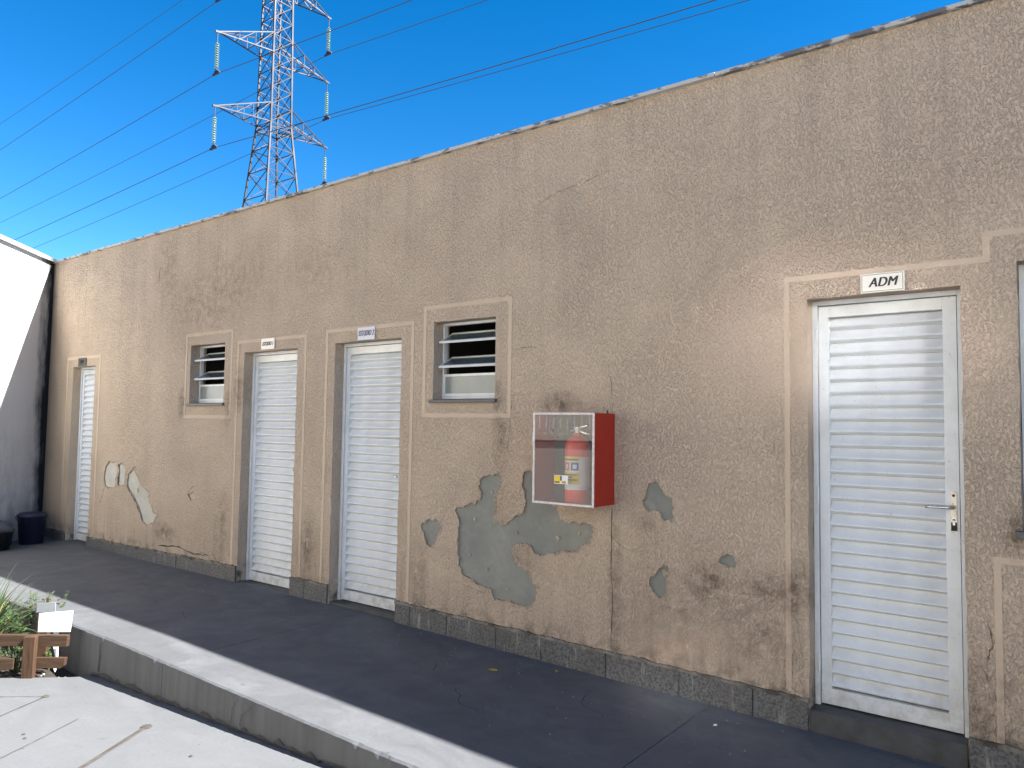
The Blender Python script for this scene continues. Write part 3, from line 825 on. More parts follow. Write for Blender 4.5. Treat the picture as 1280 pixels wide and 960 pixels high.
rm = MB().box(-0.3, w+0.3, 0.075, 2.2, -0.8, h+0.6); rm.f = [f_ for k2, f_ in enumerate(rm.f) if k2 != 2]; rm.build('room_shell', M['room'], win)

# ------------------------------------------------------------------ white side wall, running forward from the corner
ang = math.atan2(-0.825, 0.65)
side = thing('side_wall', 'tall white mould stained wall standing in the left corner', 'wall', (-10.635, 0.018, 0), ang)
s = MB().box(-0.25, 9.0, 0, 0.0, 0, 0) if False else MB()
# own axes: x along the wall towards the court, +y faces the court
n = 24
s.prism([(-0.0, -0.35), (2.4, -0.35), (2.4, 3.576), (-0.0, 3.47)], 'y', -0.2, 0.0)
s.build('wall_face', M['lime'], side)
cp = MB()
cp.prism([(0.06, 3.4745), (2.4, 3.58), (2.4, 3.625), (0.06, 3.52)], 'y', -0.2, 0.045)
cp.build('coping_slab', M['lime'], side)

# ------------------------------------------------------------------ ground, court, raised walkway
g = MB(); S = 900
g.add([(-S, -S, -0.75), (S, -S, -0.75), (S, S, -0.75), (-S, S, -0.75)], [(0, 1, 2, 3)])
tag(g.build('ground', M['earth']), kind='structure')

def court_z(x):
    t = max(-6.3, min(4.0, x))
    return -0.205 + 0.034*(t + 3.1)
def kerb_y(x):
    return -1.60
U = Vector((0.794, 0.607)).normalized()        # the planter fence runs along this line
B0 = Vector((-5.50, -1.73))                    # where the court meets the kerb at the planter
def bed_edge(t): return B0 - U*t
# court as one gently sloping sheet, finely cut so that it follows the fall
cm = MB()
cols = [-12 + 0.5*i for i in range(45)]
poly_pts = []
outer_c = [(B0.x, B0.y), (B0.x+0.12, -1.6)] + [(x, -1.6) for x in (-5, -4.5, -4, -3.5, -3, -2.5, -2, -1, 0, 1.5, 3, 4.5, 6, 8)] + [(8, -7), (-12, -7)] + [tuple(bed_edge(t)) for t in (7.5, 5, 3.5, 2.5, 1.5, 0.75)]
outer_c = outer_c[:2] + outer_c[2:]
V, F = sheet_with_holes(outer_c, [], [(-11.7+0.4*i, -6.8+0.4*j) for i in range(49) for j in range(13)])
cm.add([(p[0], p[1], court_z(p[0])) for p in V], F)
nV = len(V)
lo = [(p[0], p[1], court_z(p[0])-0.12) for p in outer_c]
hi = [(p[0], p[1], court_z(p[0])) for p in outer_c]
k = len(outer_c)
cm.add(hi + lo, [(i, (i+1) % k, k+(i+1) % k, k+i) for i in range(k)])
court = tag(cm.build('court', M['court']), kind='structure')
def ribbon_ground(pts, w, zf, lift=0.004, amp=0.01, depth=3, parent=None, mat='crack', name='crack'):
    pts = jitter(pts, amp, depth, closed=False); n = len(pts); vs = []
    for i, p in enumerate(pts):
        d = Vector(pts[min(i+1, n-1)]) - Vector(pts[max(i-1, 0)]); nr = Vector((-d.y, d.x)).normalized()
        ww = w*random.uniform(0.5, 1.2)/2
        for sgn in (1, -1): 
            px, py = p[0]+sgn*nr.x*ww, p[1]+sgn*nr.y*ww
            vs.append((px, py, zf(px)+lift))
    mb = MB().add(vs, [(2*i, 2*i+1, 2*i+3, 2*i+2) for i in range(n-1)])
    return mb.build(name, M[mat], parent)
plain('joint', 'pale_joint_filler', (0.075, 0.066, 0.052), 0.9, var=0.5, sc=30)
plain('joint_dim', 'dusty_joint', (0.045, 0.045, 0.047), 0.9, var=0.7, sc=30)
ribbon_ground([(-5.20, -2.0), (-5.03, -2.32), (-4.45, -3.4)], 0.009, court_z, 0.004, 0.003, parent=court, mat='joint_dim', name='joint')
ribbon_ground([(-5.20, -2.0), (-5.43, -2.17), (-5.9, -2.5)], 0.007, court_z, 0.004, 0.004, parent=court, mat='joint_dim')
ribbon_ground([(-4.17, -1.9), (-3.97, -2.23), (-3.3, -3.4)], 0.028, court_z, 0.004, 0.003, parent=court, mat='joint', name='joint')
ribbon_ground([(-4.15, -1.93), (-3.99, -2.2)], 0.009, court_z, 0.008, 0.004, parent=court, mat='crack', name='crack')
ribbon_ground([(-4.62, -2.05), (-4.45, -2.35), (-4.1, -3.0)], 0.005, court_z, 0.004, 0.004, parent=court, mat='joint_dim', name='joint')
hb = MB().lathe([(0.032, 0), (0.026, 0.005), (0.0, 0.0055)], 9, (-4.175, -1.885, court_z(-4.17)+0.003), cap=False)
hb.build('chipped_hole', M['crack'], court)
MB().lathe([(0.022, 0), (0.016, 0.005), (0.0, 0.0055)], 8, (-5.2, -2.0, court_z(-5.2)+0.003), cap=False).build('chipped_hole', M['crack'], court)
for px, py in ((-4.55, -2.35), (-4.62, -2.33), (-3.6, -1.95)):
    MB().lathe([(0.010, 0), (0.006, 0.003), (0.0, 0.0035)], 7, (px, py, court_z(px)+0.003), cap=False).build('chipped_hole', M['crack'], court)

# raised walkway slabs (cut at its joints), rounded nose towards the court
walk = bpy.data.objects.new('walkway', None); C.objects.link(walk); tag(walk, kind='structure')
cuts = [-12.5, -7.6, -4.55, -1.685, 1.2, 4.2, 8.0]
random.seed(21)
for a, b in zip(cuts, cuts[1:]):
    mb = MB(); xs = []
    nseg = max(2, int((b-a)/0.03))
    xs = [a+0.003 + (b-a-0.006)*i/nseg for i in range(nseg+1)]
    rows = []
    chip = 0.0
    for x in xs:
        zf = floor_z(x)
        if random.random() < 0.10: chip = random.uniform(0.004, 0.013)
        chip *= 0.72
        yk = -1.603 + random.gauss(0, 0.0012)
        rows.append([(x, 0.02, zf), (x, -1.40, zf), (x, -1.55, zf-0.001), (x, yk+0.014+chip, zf-0.002), (x, yk+0.003+chip*0.5, zf-0.010-chip*0.6), (x, yk, zf-0.026-chip), (x, yk-0.004, zf-0.12), (x, yk-0.008, -0.45), (x, 0.02, -0.45)])
    m_ = len(rows[0]); vs = [p for r_ in rows for p in r_]; fs = []
    for i in range(nseg):
        for j in range(m_):
            fs.append((i*m_+j, i*m_+(j+1) % m_, (i+1)*m_+(j+1) % m_, (i+1)*m_+j))
    fs.append(tuple(range(m_))); fs.append(tuple(range(nseg*m_, (nseg+1)*m_))[::-1])
    mb.add(vs, fs)
    o = mb.build('floor_slab', M['floor'], walk)
    o.data.materials.append(M['kerb'])
    for p in o.data.polygons:
        if abs(p.normal.y) > 0.8 and p.center.y < -1: p.material_index = 1
# cracks in the kerb face and a ragged dark strip along its foot
def kerb_crack(pts, w=0.004):
    pts = jitter(pts, 0.008, 3, closed=False); vs = []; n = len(pts)
    for i, p in enumerate(pts):
        for sgn in (1, -1): vs.append((p[0]+sgn*w/2*random.uniform(0.5, 1.3), -1.6135, p[1]))
    MB().add(vs, [(2*i, 2*i+1, 2*i+3, 2*i+2) for i in range(n-1)]).build('crack', M['crack'], walk)
kerb_crack([(-3.72, -0.06), (-3.78, -0.13), (-3.8, -0.215)]); kerb_crack([(-3.58, -0.06), (-3.68, -0.13), (-3.70, -0.2)])
kerb_crack([(-5.36, -0.06), (-5.37, -0.25)], 0.01)
gr = MB()
vs = []; n = 90
for i in range(n+1):
    x = -5.45 + 4.6*i/n; z0 = court_z(x)
    a_ = abs(random.gauss(0.012, 0.012)); b_ = abs(random.gauss(0.010, 0.012))
    vs += [(x, -1.6135, z0+0.004+a_), (x, -1.6145, z0+0.005), (x, -1.614-b_-0.004, z0+0.0045)]
for i in range(n):
    for j in range(2): gr.f.append((3*i+j, 3*i+j+1, 3*i+j+4, 3*i+j+3))
gr.v = vs
plain('kerb_foot', 'kerb_foot_dark', (0.075, 0.072, 0.068), 0.95, var=0.5, sc=18)
gr.build('kerb_foot_strip', M['kerb_foot'], walk)
MB().lathe([(0.016, 0), (0.012, 0.008), (0, 0.009)], 8, (-3.02, -1.63, court_z(-3.02)+0.004), cap=False).build('chipped_hole', M['crack'], walk)
fine = lambda x: floor_z(x)
for pts in ([(-2.28, -0.35), (-2.2, -0.5), (-2.05, -0.55)], [(-3.3, -0.5), (-3.2, -0.62)], [(-5.6, -0.9), (-5.3, -1.0)], [(-2.9, -0.75), (-2.75, -0.9), (-2.6, -0.92)]):
    ribbon_ground(pts, 0.006, fine, 0.0015, 0.02, 3, walk, 'crack')
# crumbs, paint flecks and grit on the floor
random.seed(5)
deb = MB()
for _ in range(150):
    px = random.uniform(-6.5, -0.6); py = -abs(random.gauss(0.0, 0.5)) - 0.03
    if py < -1.5: continue
    r_ = random.uniform(0.0015, 0.006)
    deb.lathe([(r_*0.4, -0.0005), (r_, r_*0.3), (r_*0.4, r_*0.8)], 5, (px, py, floor_z(px)))
tag(deb.build('floor_grit', M['pebble']), 'pale grit and plaster crumbs scattered over the walkway', 'grit', kind='stuff')
def leaf(px, py, s, rz, label, mat='dry_leaf'):
    mb = MB(); n = 6; vs = []
    for i in range(n+1):
        t = i/n; wd = math.sin(t*math.pi)**0.8*0.3*s
        vs += [(s*(t-0.5), -wd, 0.004+0.01*s*8*abs(t-0.5)), (s*(t-0.5), 0, 0.002), (s*(t-0.5), wd, 0.006+0.05*s*t)]
    fs = []
    for i in range(n):
        for j in range(2): fs.append((3*i+j, 3*i+j+1, 3*i+j+4, 3*i+j+3))
    o = mb.add(vs, fs).build('fallen_leaf', M[mat], None, loc=(px, py, floor_z(px)+0.002)); o.rotation_euler = (0.1, 0.1, rz)
    tag(o, label, 'leaf')
leaf(-2.93, -0.38, 0.06, 0.6, 'small yellow leaf lying on the walkway in front of the bare plaster patch')
leaf(-2.62, -0.14, 0.05, 2.0, 'brown leaf lying close to the granite skirting')
leaf(-1.55, -0.28, 0.022, 1.0, 'tiny pale scrap on the walkway left of the biggest door', 'white')

# ------------------------------------------------------------------ signs above the doors
def plaque(name, x0, x1, z0, z1, mat, ink, text, label, shear, size, tx, sx, border=None, dz=0.0, rot=0.0, bold=0.0055):
    t = thing(name, label, 'sign', ((x0+x1)/2, -0.004, (z0+z1)/2))
    t.rotation_euler = (0, rot, 0)
    w = x1-x0; h = z1-z0
    MB().box(-w/2, w/2, -0.006, 0.0005, -h/2, h/2).build('plate', mat, t, bevel=0.0015)
    if border:
        b = MB(); e = 0.006; k = 0.0022
        b.box(-w/2+e, w/2-e, -0.0068, -0.0055, h/2-e-k, h/2-e); b.box(-w/2+e, w/2-e, -0.0068, -0.0055, -h/2+e, -h/2+e+k)
        b.box(-w/2+e, -w/2+e+k, -0.0068, -0.0055, -h/2+e+k, h/2-e-k); b.box(w/2-e-k, w/2-e, -0.0068, -0.0055, -h/2+e+k, h/2-e-k)
        b.build('border', border, t)
    cu = bpy.data.curves.new('lettering', 'FONT'); cu.body = text; cu.size = size; cu.shear = shear; cu.extrude = 0.0004
    cu.align_x = 'CENTER'; cu.align_y = 'CENTER'; cu.space_character = 1.06
    to = bpy.data.objects.new('tmp', cu); C.objects.link(to)
    dg = bpy.context.evaluated_depsgraph_get(); dg.update()
    me = bpy.data.meshes.new_from_object(to.evaluated_get(dg)); bpy.data.objects.remove(to)
    me.materials.clear(); me.materials.append(ink)
    bm = bmesh.new(); bm.from_mesh(me)                       # embolden: a second pass shifted sideways
    dup_ = bmesh.ops.duplicate(bm, geom=bm.verts[:] + bm.edges[:] + bm.faces[:])
    for v_ in [g_ for g_ in dup_['geom'] if isinstance(g_, bmesh.types.BMVert)]: v_.co.x += bold; v_.co.z += 0.0004
    bm.to_mesh(me); bm.free()
    lo = bpy.data.objects.new('lettering', me); C.objects.link(lo); lo.parent = t
    lo.rotation_euler = (R(90), 0, 0); lo.scale = (sx, 1, 1); lo.location = (tx, -0.0072, dz)
    return t
plaque('door_sign', -0.895, -0.695, 2.142, 2.239, M['cream'], M['ink'], 'ADM', 'cream plaque lettered ADM above the largest door', 0.28, 0.066, 0, 0.85, M['greyplaque'])
plaque('door_sign', -4.68, -4.477, 2.124, 2.228, M['bluewhite'], M['ink_blue'], 'ESTUDIO 2', 'bluish white plaque lettered ESTUDIO 2 above the middle door', 0.25, 0.062, 0, 0.56, None, 0.002)
plaque('door_sign', -5.998, -5.798, 2.116, 2.216, M['cream'], M['ink'], 'ESTUDIO 1', 'cream plaque lettered ESTUDIO 1 above the door beside the small window', 0.25, 0.05, 0, 0.64)
plaque('door_sign', -9.77, -9.558, 2.106, 2.202, M['greyplaque'], M['ink'], 'BWC', 'small dirty dark plaque above the narrow door near the corner', 0.1, 0.06, 0, 0.8)

# ------------------------------------------------------------------ extinguisher cabinet
cx0, cx1, cz0, cz1, cd = -2.745, -2.305, 0.982, 1.536, 0.238
cab = thing('extinguisher_cabinet', 'red metal box with clear front fixed to the plaster beside the bare patch', 'cabinet', ((cx0+cx1)/2, -0.001, cz0))
W = cx1-cx0; H = cz1-cz0; T = 0.004
MB().box(-W/2+T+0.001, W/2-T-0.001, -0.007, -0.0045, T+0.001, H-T-0.001).build('reflection_back', M['reflection_grey'], cab)  # grey of the pane's reflection, painted on a sheet over the red back
b = MB()
b.box(-W/2, W/2, -0.004, -0.0005, 0, H)                       # back
b.box(-W/2, -W/2+T, -cd, -0.004, 0, H); b.box(W/2-T, W/2, -cd, -0.004, 0, H)
b.box(-W/2+T, W/2-T, -cd, -0.004, 0, T); b.box(-W/2+T, W/2-T, -cd, -0.004, H-T, H)
b.build('cabinet_body', M['red'], cab, bevel=0.001)
f = MB(); e = 0.012
yo = -cd-0.008
f.box(-W/2-0.002, -W/2+e, yo, -cd-0.0003, -0.002, H+0.002); f.box(W/2-e, W/2+0.002, yo, -cd-0.0003, -0.002, H+0.002)
f.box(-W/2+e, W/2-e, yo, -cd-0.0003, H-e, H+0.002); f.box(-W/2+e, W/2-e, yo, -cd-0.0003, -0.002, e)
f.build('cabinet_door_frame', M['pink_frame'], cab, bevel=0.002)
MB().box(-W/2+e, W/2-e, -cd-0.0045, -cd-0.0015, e, H-e).build('cabinet_pane', M['acrylic'], cab)
MB().tube([(W/2-0.03, -0.04, H-0.001), (W/2-0.03, -0.04, H+0.022)], 0.006, 8).build('top_bolt', M['ledge_shadow'], cab)
MB().box(-W/2-0.005, -W/2-0.002, -cd+0.01, -cd-0.009, 0.35, 0.43).build('hinge', M['pink_frame'], cab)
stk = MB().box(-0.055, 0.045, -0.0007, 0, 0, 0.052).build('sticker', M['label'], cab, loc=(-0.005, -cd-0.0048, 0.125))
sy = MB(); sy.box(-0.053, -0.012, -0.0016, -0.0008, 0.003, 0.049); sy.box(0.002, 0.03, -0.0016, -0.0008, 0.003, 0.02); sy.build('yellow_print', M['yellow'], stk)
sk = MB(); sk.box(-0.050, -0.015, -0.0024, -0.0017, 0.006, 0.014); sk.box(-0.010, 0.000, -0.0024, -0.0017, 0.02, 0.048); sk.box(0.004, 0.028, -0.0024, -0.0017, 0.008, 0.013); sk.build('black_print', M['ink'], stk)

ex = thing('fire_extinguisher', 'red fire extinguisher with white and yellow label inside the red box', 'extinguisher', (-2.495, -0.125, cz0+0.0045))
r0 = 0.076
MB().lathe([(r0*0.86, 0), (r0*0.97, 0.008), (r0, 0.02), (r0, 0.345), (r0*0.96, 0.365), (r0*0.8, 0.39), (r0*0.5, 0.405), (0.024, 0.412), (0.022, 0.43)], 36).build('cylinder', M['red_ext'], ex, smooth=True)
def wrap(a0, a1, z0, z1, rr, mat, name, parent, n=16):
    mb = MB(); vs = []
    for i in range(n+1):
        a = R(a0 + (a1-a0)*i/n)
        for r_ in (rr, rr-0.0006):
            for z_ in (z0, z1): vs.append((r_*math.sin(a), -r_*math.cos(a), z_))
    fs = []
    for i in range(n):
        o = 4*i
        fs += [(o, o+4, o+5, o+1), (o+2, o+3, o+7, o+6), (o, o+2, o+6, o+4), (o+1, o+5, o+7, o+3)]
    return mb.add(vs, fs).build(name, mat, parent, smooth=False)
lb = wrap(-110, 110, 0.085, 0.285, r0+0.0012, M['label'], 'label', ex)
wrap(-60, 42, 0.258, 0.281, r0+0.002, M['yellow'], 'yellow_print', lb, 10)
wrap(-60, 42, 0.118, 0.190, r0+0.002, M['yellow'], 'yellow_print', lb, 10)
for a0, a1, mat in ((-62, -46, 'blue'), (-36, -6, 'red_ext'), (2, 38, 'blue')):
    wrap(a0, a1, 0.202, 0.25, r0+0.002, M[mat], 'hazard_symbol', lb, 6)
    if a1-a0 > 20: wrap(a0+9, a1-9, 0.212, 0.238, r0+0.0028, M['label'], 'symbol_mark', lb, 4)
for zz, a0, a1 in ((0.264, -52, 34), (0.172, -50, 30), (0.158, -50, 10), (0.142, -20, 32)):
    wrap(a0, a1, zz, zz+0.006, r0+0.0027, M['ink'], 'print_line', lb, 8)
vv = MB(); vv.lathe([(0.02, 0.428), (0.02, 0.45), (0.012, 0.46)], 14); vv.tube([(0, 0, 0.445), (-0.045, -0.02, 0.447)], 0.010, 8)
vv.build('valve', M['steel'], ex)
lv = MB(); lv.beam((-0.02, -0.005, 0.452), (0.095, -0.035, 0.475), 0.014, 0.006); lv.build('lever', M['steel'], ex)
lv = MB(); lv.beam((-0.01, -0.008, 0.447), (0.09, -0.03, 0.425), 0.014, 0.006); lv.build('carry_handle', M['steel'], ex)
gp = MB(); gp.tube([(0.018, -0.02, 0.45), (0.018, -0.042, 0.452)], 0.014, 14); gp.build('gauge', M['label'], ex)
hs = [(-0.045 + -0.07 + 0.075*math.cos(R(a)), -0.03, 0.46 + 0.062*math.sin(R(a))) for a in range(-60, 270, 12)]
MB().tube(hs, 0.0085, 8).build('hose', M['rubber'], ex, smooth=True)

# ------------------------------------------------------------------ bucket and tub in the corner
bk = thing('bucket', 'dark blue plastic bucket standing in the shaded corner', 'bucket', (-9.99, -0.35, floor_z(-9.8)))
MB().lathe([(0.115, 0), (0.125, 0.004), (0.148, 0.30), (0.155, 0.305), (0.155, 0.325), (0.148, 0.327), (0.142, 0.31), (0.12, 0.02), (0.001, 0.018)], 32).build('bucket_body', M['bucket'], bk, smooth=True)
lid = MB().lathe([(0.158, 0.31), (0.160, 0.34), (0.13, 0.362), (0.06, 0.372), (0.001, 0.374)], 32); lid.build('lid', M['bucket'], bk, smooth=True)
MB().tube([(0.155*math.cos(R(a)), 0.155*math.sin(R(a))*0.25-0.13, 0.315-0.09*math.sin(R(a))) for a in range(0, 181, 15)], 0.004, 6).build('handle', M['tub'], bk)
tb = thing('tub', 'black plastic tub with a grey cloth heaped on it at the left edge', 'tub', (-9.80, -0.80, floor_z(-9.8)))
MB().lathe([(0.15, 0), (0.19, 0.2), (0.20, 0.205), (0.20, 0.215), (0.185, 0.215), (0.17, 0.04), (0.001, 0.035)], 28).build('tub_body', M['tub'], tb, smooth=True)
random.seed(3)
cl = MB(); n = 22; k = 9
prof = []
vs = []; fs = []
for i in range(k):
    t = i/(k-1)
    for j in range(n):
        a = 2*math.pi*j/n
        rr = (0.19*math.cos(t*math.pi/2) + 0.002)*(1+0.12*math.sin(3*a+i)+random.uniform(-0.06, 0.06))
        vs.append((rr*math.cos(a), rr*math.sin(a), 0.205 + 0.12*math.sin(t*math.pi/2)*(1+random.uniform(-0.08, 0.08))))
for i in range(k-1):
    for j in range(n): fs.append((i*n+j, i*n+(j+1) % n, (i+1)*n+(j+1) % n, (i+1)*n+j))
cl.add(vs, fs).build('cloth_heap', M['cloth'], tb, smooth=True)
MB().tube([(0.02+0.06*math.cos(R(a)), 0.0, 0.31+0.055*math.sin(R(a))) for a in range(0, 360, 20)], 0.018, 8, close=True).build('rolled_strap', M['tub'], tb, smooth=True)

# ------------------------------------------------------------------ planting bed
bed = MB()
bp = [tuple(bed_edge(t)) for t in (-0.12, 0.5, 1, 1.6, 2.4, 3.4, 4.5, 6)] + [(-10.3, -4.8), (-11.2, -1.61), (-9, -1.61), (-7.5, -1.61), (-6.5, -1.61), (-5.9, -1.61)]
inner_pts = [(random.uniform(-8, -5.6), random.uniform(-4, -1.7)) for _ in range(500)]
inner_pts = [p for p in inner_pts if inside(p, bp)]
vs = [Vector(p) for p in bp + inner_pts]
r_ = delaunay_2d_cdt(vs, [(i, (i+1) % len(bp)) for i in range(len(bp))], [], 0, 1e-6)
fs = [f_ for f_ in r_[2] if inside(sum((r_[0][i] for i in f_), Vector((0, 0)))/3, bp)]
bed.add([(p.x, p.y, court_z(-6)-0.035+random.uniform(-0.02, 0.025)) for p in r_[0]], fs)
tag(bed.build('soil_bed', M['soil'], smooth=True), kind='structure')
BZ = court_z(-5.8) - 0.03

random.seed(11)
peb = MB()
for _ in range(420):
    t = random.uniform(0.0, 2.2); s_ = abs(random.gauss(0.04, 0.03)) + 0.008
    nrm = Vector((-U.y, U.x))
    p = bed_edge(t) + nrm*s_
    if random.random() < 0.25 and t > 0.25: p += nrm*random.uniform(0, 0.15)
    if p.y > -1.63: continue
    q_ = random.uniform(0.006, 0.014)
    peb.lathe([(q_*0.5, 0), (q_, q_*0.5), (q_*0.5, q_)], 6, (p.x, p.y, BZ-0.004+random.uniform(0, 0.008)))
tag(peb.build('pebbles', M['pebble']), 'pale pebbles along the front of the planting bed', 'pebbles', kind='stuff')

# low timber fence: origin at the post foot, own x along the fence (to the right), own -y towards the camera
fa = math.atan2(U.y, U.x)
F0 = Vector((-5.745, -1.885))
fence = thing('planter_fence', 'low brown timber fence of two rails along the planting bed', 'fence', (F0.x, F0.y, court_z(-5.75)-0.01), fa)
MB().prism([(-0.042, -0.05), (0.036, -0.05), (0.046, 0.287), (-0.034, 0.285)], 'y', -0.045, -0.007).build('post', M['wood_up'], fence, bevel=0.003)
MB().prism([(-1.9, 0.205), (0.238, 0.212), (0.24, 0.288), (-1.9, 0.280)], 'y', -0.005, 0.03).build('rail', M['wood'], fence, bevel=0.003)
MB().prism([(-0.02, 0.068), (0.20, 0.066), (0.225, 0.085), (0.232, 0.138), (-0.02, 0.136)], 'y', -0.004, 0.028).build('rail', M['wood'], fence, bevel=0.003)
MB().prism([(-1.9, 0.055), (-0.105, 0.062), (-0.10, 0.136), (-1.9, 0.13)], 'y', -0.03, 0.002).build('rail', M['wood'], fence, bevel=0.003)
MB().prism([(-0.17, -0.05), (-0.09, -0.05), (-0.08, 0.40), (-0.13, 0.42), (-0.16, 0.40)], 'y', 0.3, 0.34).build('post', M['wood_up'], fence, bevel=0.003)
MB().box(-1.4, -1.32, -0.045, -0.007, -0.05, 0.285).build('post', M['wood_up'], fence, bevel=0.003)

def local(p):   # fence axes -> world
    return Vector((F0.x + p[0]*math.cos(fa) - p[1]*math.sin(fa), F0.y + p[0]*math.sin(fa) + p[1]*math.cos(fa), court_z(-5.75)-0.01+p[2]))
mk = thing('plant_marker', 'white card on a pointed white stake standing behind the fence rails', 'marker', local((0.115, 0.06, 0)), fa)
MB().prism([(-0.115, 0.293), (0.105, 0.297), (0.118, 0.44), (-0.112, 0.418)], 'y', -0.004, 0.004).build('card', M['white'], mk)
MB().prism([(-0.012, 0.29), (0.024, 0.29), (0.024, 0.06), (0.010, 0.02), (-0.014, 0.07), (0.004, 0.13), (-0.012, 0.2)], 'y', 0.005, 0.010).build('stake', M['white'], mk)
mk = thing('plant_marker', 'small grey card on a thin wooden stick behind the white card', 'marker', local((-0.03, 0.2, 0)), fa)
MB().prism([(-0.075, 0.39), (0.06, 0.395), (0.055, 0.46), (-0.07, 0.455)], 'y', -0.003, 0.003).build('card', M['grey_card'], mk)
MB().prism([(-0.016, 0.0), (0.0, 0.0), (0.004, 0.49), (-0.012, 0.49)], 'y', 0.004, 0.010).build('stake', M['wood_up'], mk)

# spiky grass at the left edge
def blade_mesh(mb, base, az, length, lean, droop, w, rnd):
    n = 7; pts = []
    d = Vector((math.cos(az), math.sin(az), 0)); p = Vector(base); ang_ = lean
    for i in range(n+1):
        pts.append(p.copy())
        p = p + (d*math.sin(ang_) + Vector((0, 0, 1))*math.cos(ang_))*(length/n)
        ang_ += droop/n
    sd = Vector((-d.y, d.x, 0))
    vs = []
    for i, p in enumerate(pts):
        ww = w*(1-(i/n)**2.2)*0.5 + 0.0006
        vs += [p + sd*ww, p - Vector((0, 0, ww*0.5)), p - sd*ww]
    fs = []
    for i in range(n):
        for j in range(2): fs.append((3*i+j, 3*i+j+1, 3*i+j+4, 3*i+j+3))
    mb.add(vs, fs)
random.seed(9)
gc = local((-0.60, 0.42, 0.02))
gp = thing('spiky_plant', 'clump of long narrow green blades growing at the left edge', 'plant', gc)
for k in range(3):
    gm = MB()
    for _ in range(70 if k < 2 else 9):
        az = random.uniform(0, 2*math.pi)
        blade_mesh(gm, (random.uniform(-0.05, 0.05), random.uniform(-0.05, 0.05), random.uniform(0, 0.12)), az, random.uniform(0.34, 0.62), random.uniform(0.1, 0.95), random.uniform(0.2, 1.1), random.uniform(0.010, 0.017), random)
    o = gm.build('blades', M['blade'] if k < 2 else M['blade_dry'], gp, smooth=True)
    o['kind'] = 'stuff'
def herb(name, loc, n, rad, hgt, label, sc=0.024):
    t = thing(name, label, 'plant', loc)
    st_ = MB(); lf = MB()
    for _ in range(n):
        a = random.uniform(0, 6.28); r_ = rad*random.random()**0.6; hh = hgt*random.uniform(0.5, 1.0)
        tip = Vector((r_*math.cos(a), r_*math.sin(a), hh))
        st_.tube([(tip.x*0.2, tip.y*0.2, 0), (tip.x*0.6, tip.y*0.6, hh*0.6), tip], [0.003, 0.0022, 0.0014], 5)
        for k in range(7):
            c_ = Vector((tip.x*0.2, tip.y*0.2, 0)).lerp(tip, 0.4+0.6*k/6)
            az = random.uniform(0, 6.28); d_ = Vector((math.cos(az), math.sin(az), random.uniform(-0.2, 0.7))).normalized()
            sd = d_.cross(Vector((0, 0, 1))).normalized(); s2 = sc*random.uniform(0.6, 1.25)
            lf.add([c_, c_+d_*s2*0.5+sd*s2*0.35, c_+d_*s2, c_+d_*s2*0.5-sd*s2*0.35], [(0, 1, 2, 3)])
    st_.build('stems', M['leafy'], t)
    o = lf.build('leaves', M['leafy'], t); o['kind'] = 'stuff'
herb('herb', local((-0.17, 0.10, 0.0)), 26, 0.13, 0.21, 'small bushy green herb behind the fence beside the post')
herb('herb', local((-0.36, 0.13, 0.0)), 22, 0.12, 0.17, 'low green herb cut by the left edge behind the fence')
herb('herb', local((0.02, 0.17, 0.0)), 8, 0.06, 0.15, 'sparse herb sprig right behind the fence post')
herb('shrub', local((-0.5, 0.75, 0.0)), 60, 0.32, 0.42, 'dark leafy shrub behind the spiky blades', 0.04)

# ------------------------------------------------------------------ pylon and wires
TX, TY, TZ0 = -31.5, 17.5, -0.75
pyl = thing('pylon', 'tall galvanised lattice pylon rising behind the building', 'pylon', (TX, TY, TZ0))
def half(z):
    if z >= 15.95: return 0.58 - 0.012*(z-15.95)
    return 0.58 + 0.088*(15.95-z)
def corner(sx, sy, z): return Vector((sx*half(z), sy*half(z), z - TZ0))
TOP = 24.6
for sx in (-1, 1):
    for sy in (-1, 1):
        lg = MB()
        for za, zb in ((TZ0, 15.95), (15.95, TOP)):
            lg.beam(corner(sx, sy, za), corner(sx, sy, zb), 0.08, 0.08)
        lg.build('leg', M['galv'], pyl)
levels = [9.0]
while levels[-1] < 15.9: levels.append(min(15.95, levels[-1] + max(1.0, half(levels[-1])*1.45)))
levels[-1] = 15.95
while levels[-1] < TOP-0.3: levels.append(levels[-1]+0.875)
low = MB()
lvl2 = [TZ0, 2.4, 5.0, 7.2, 9.0]
faces = [((-1,-1), (1,-1)), ((1,-1), (1,1)), ((1,1), (-1,1)), ((-1,1), (-1,-1))]
for za, zb in zip(lvl2, lvl2[1:]):
    for c1, c2 in faces:
        low.beam(corner(*c1, za), corner(*c2, zb), 0.06); low.beam(corner(*c2, za), corner(*c1, zb), 0.06); low.beam(corner(*c1, zb), corner(*c2, zb), 0.06)
o = low.build('lower_bracing', M['galv'], pyl); o['kind'] = 'stuff'
for za, zb in zip(levels, levels[1:]):
    for c1, c2 in faces:
        MB().beam(corner(*c1, za), corner(*c2, zb), 0.03).build('brace', M['galv'], pyl)
        MB().beam(corner(*c2, za), corner(*c1, zb), 0.03).build('brace', M['galv'], pyl)
        MB().beam(corner(*c1, zb), corner(*c2, zb), 0.034).build('brace', M['galv'], pyl)
ARMS = [15.95, 19.45, 22.95]
ALEN = 3.15
ins_me = {}
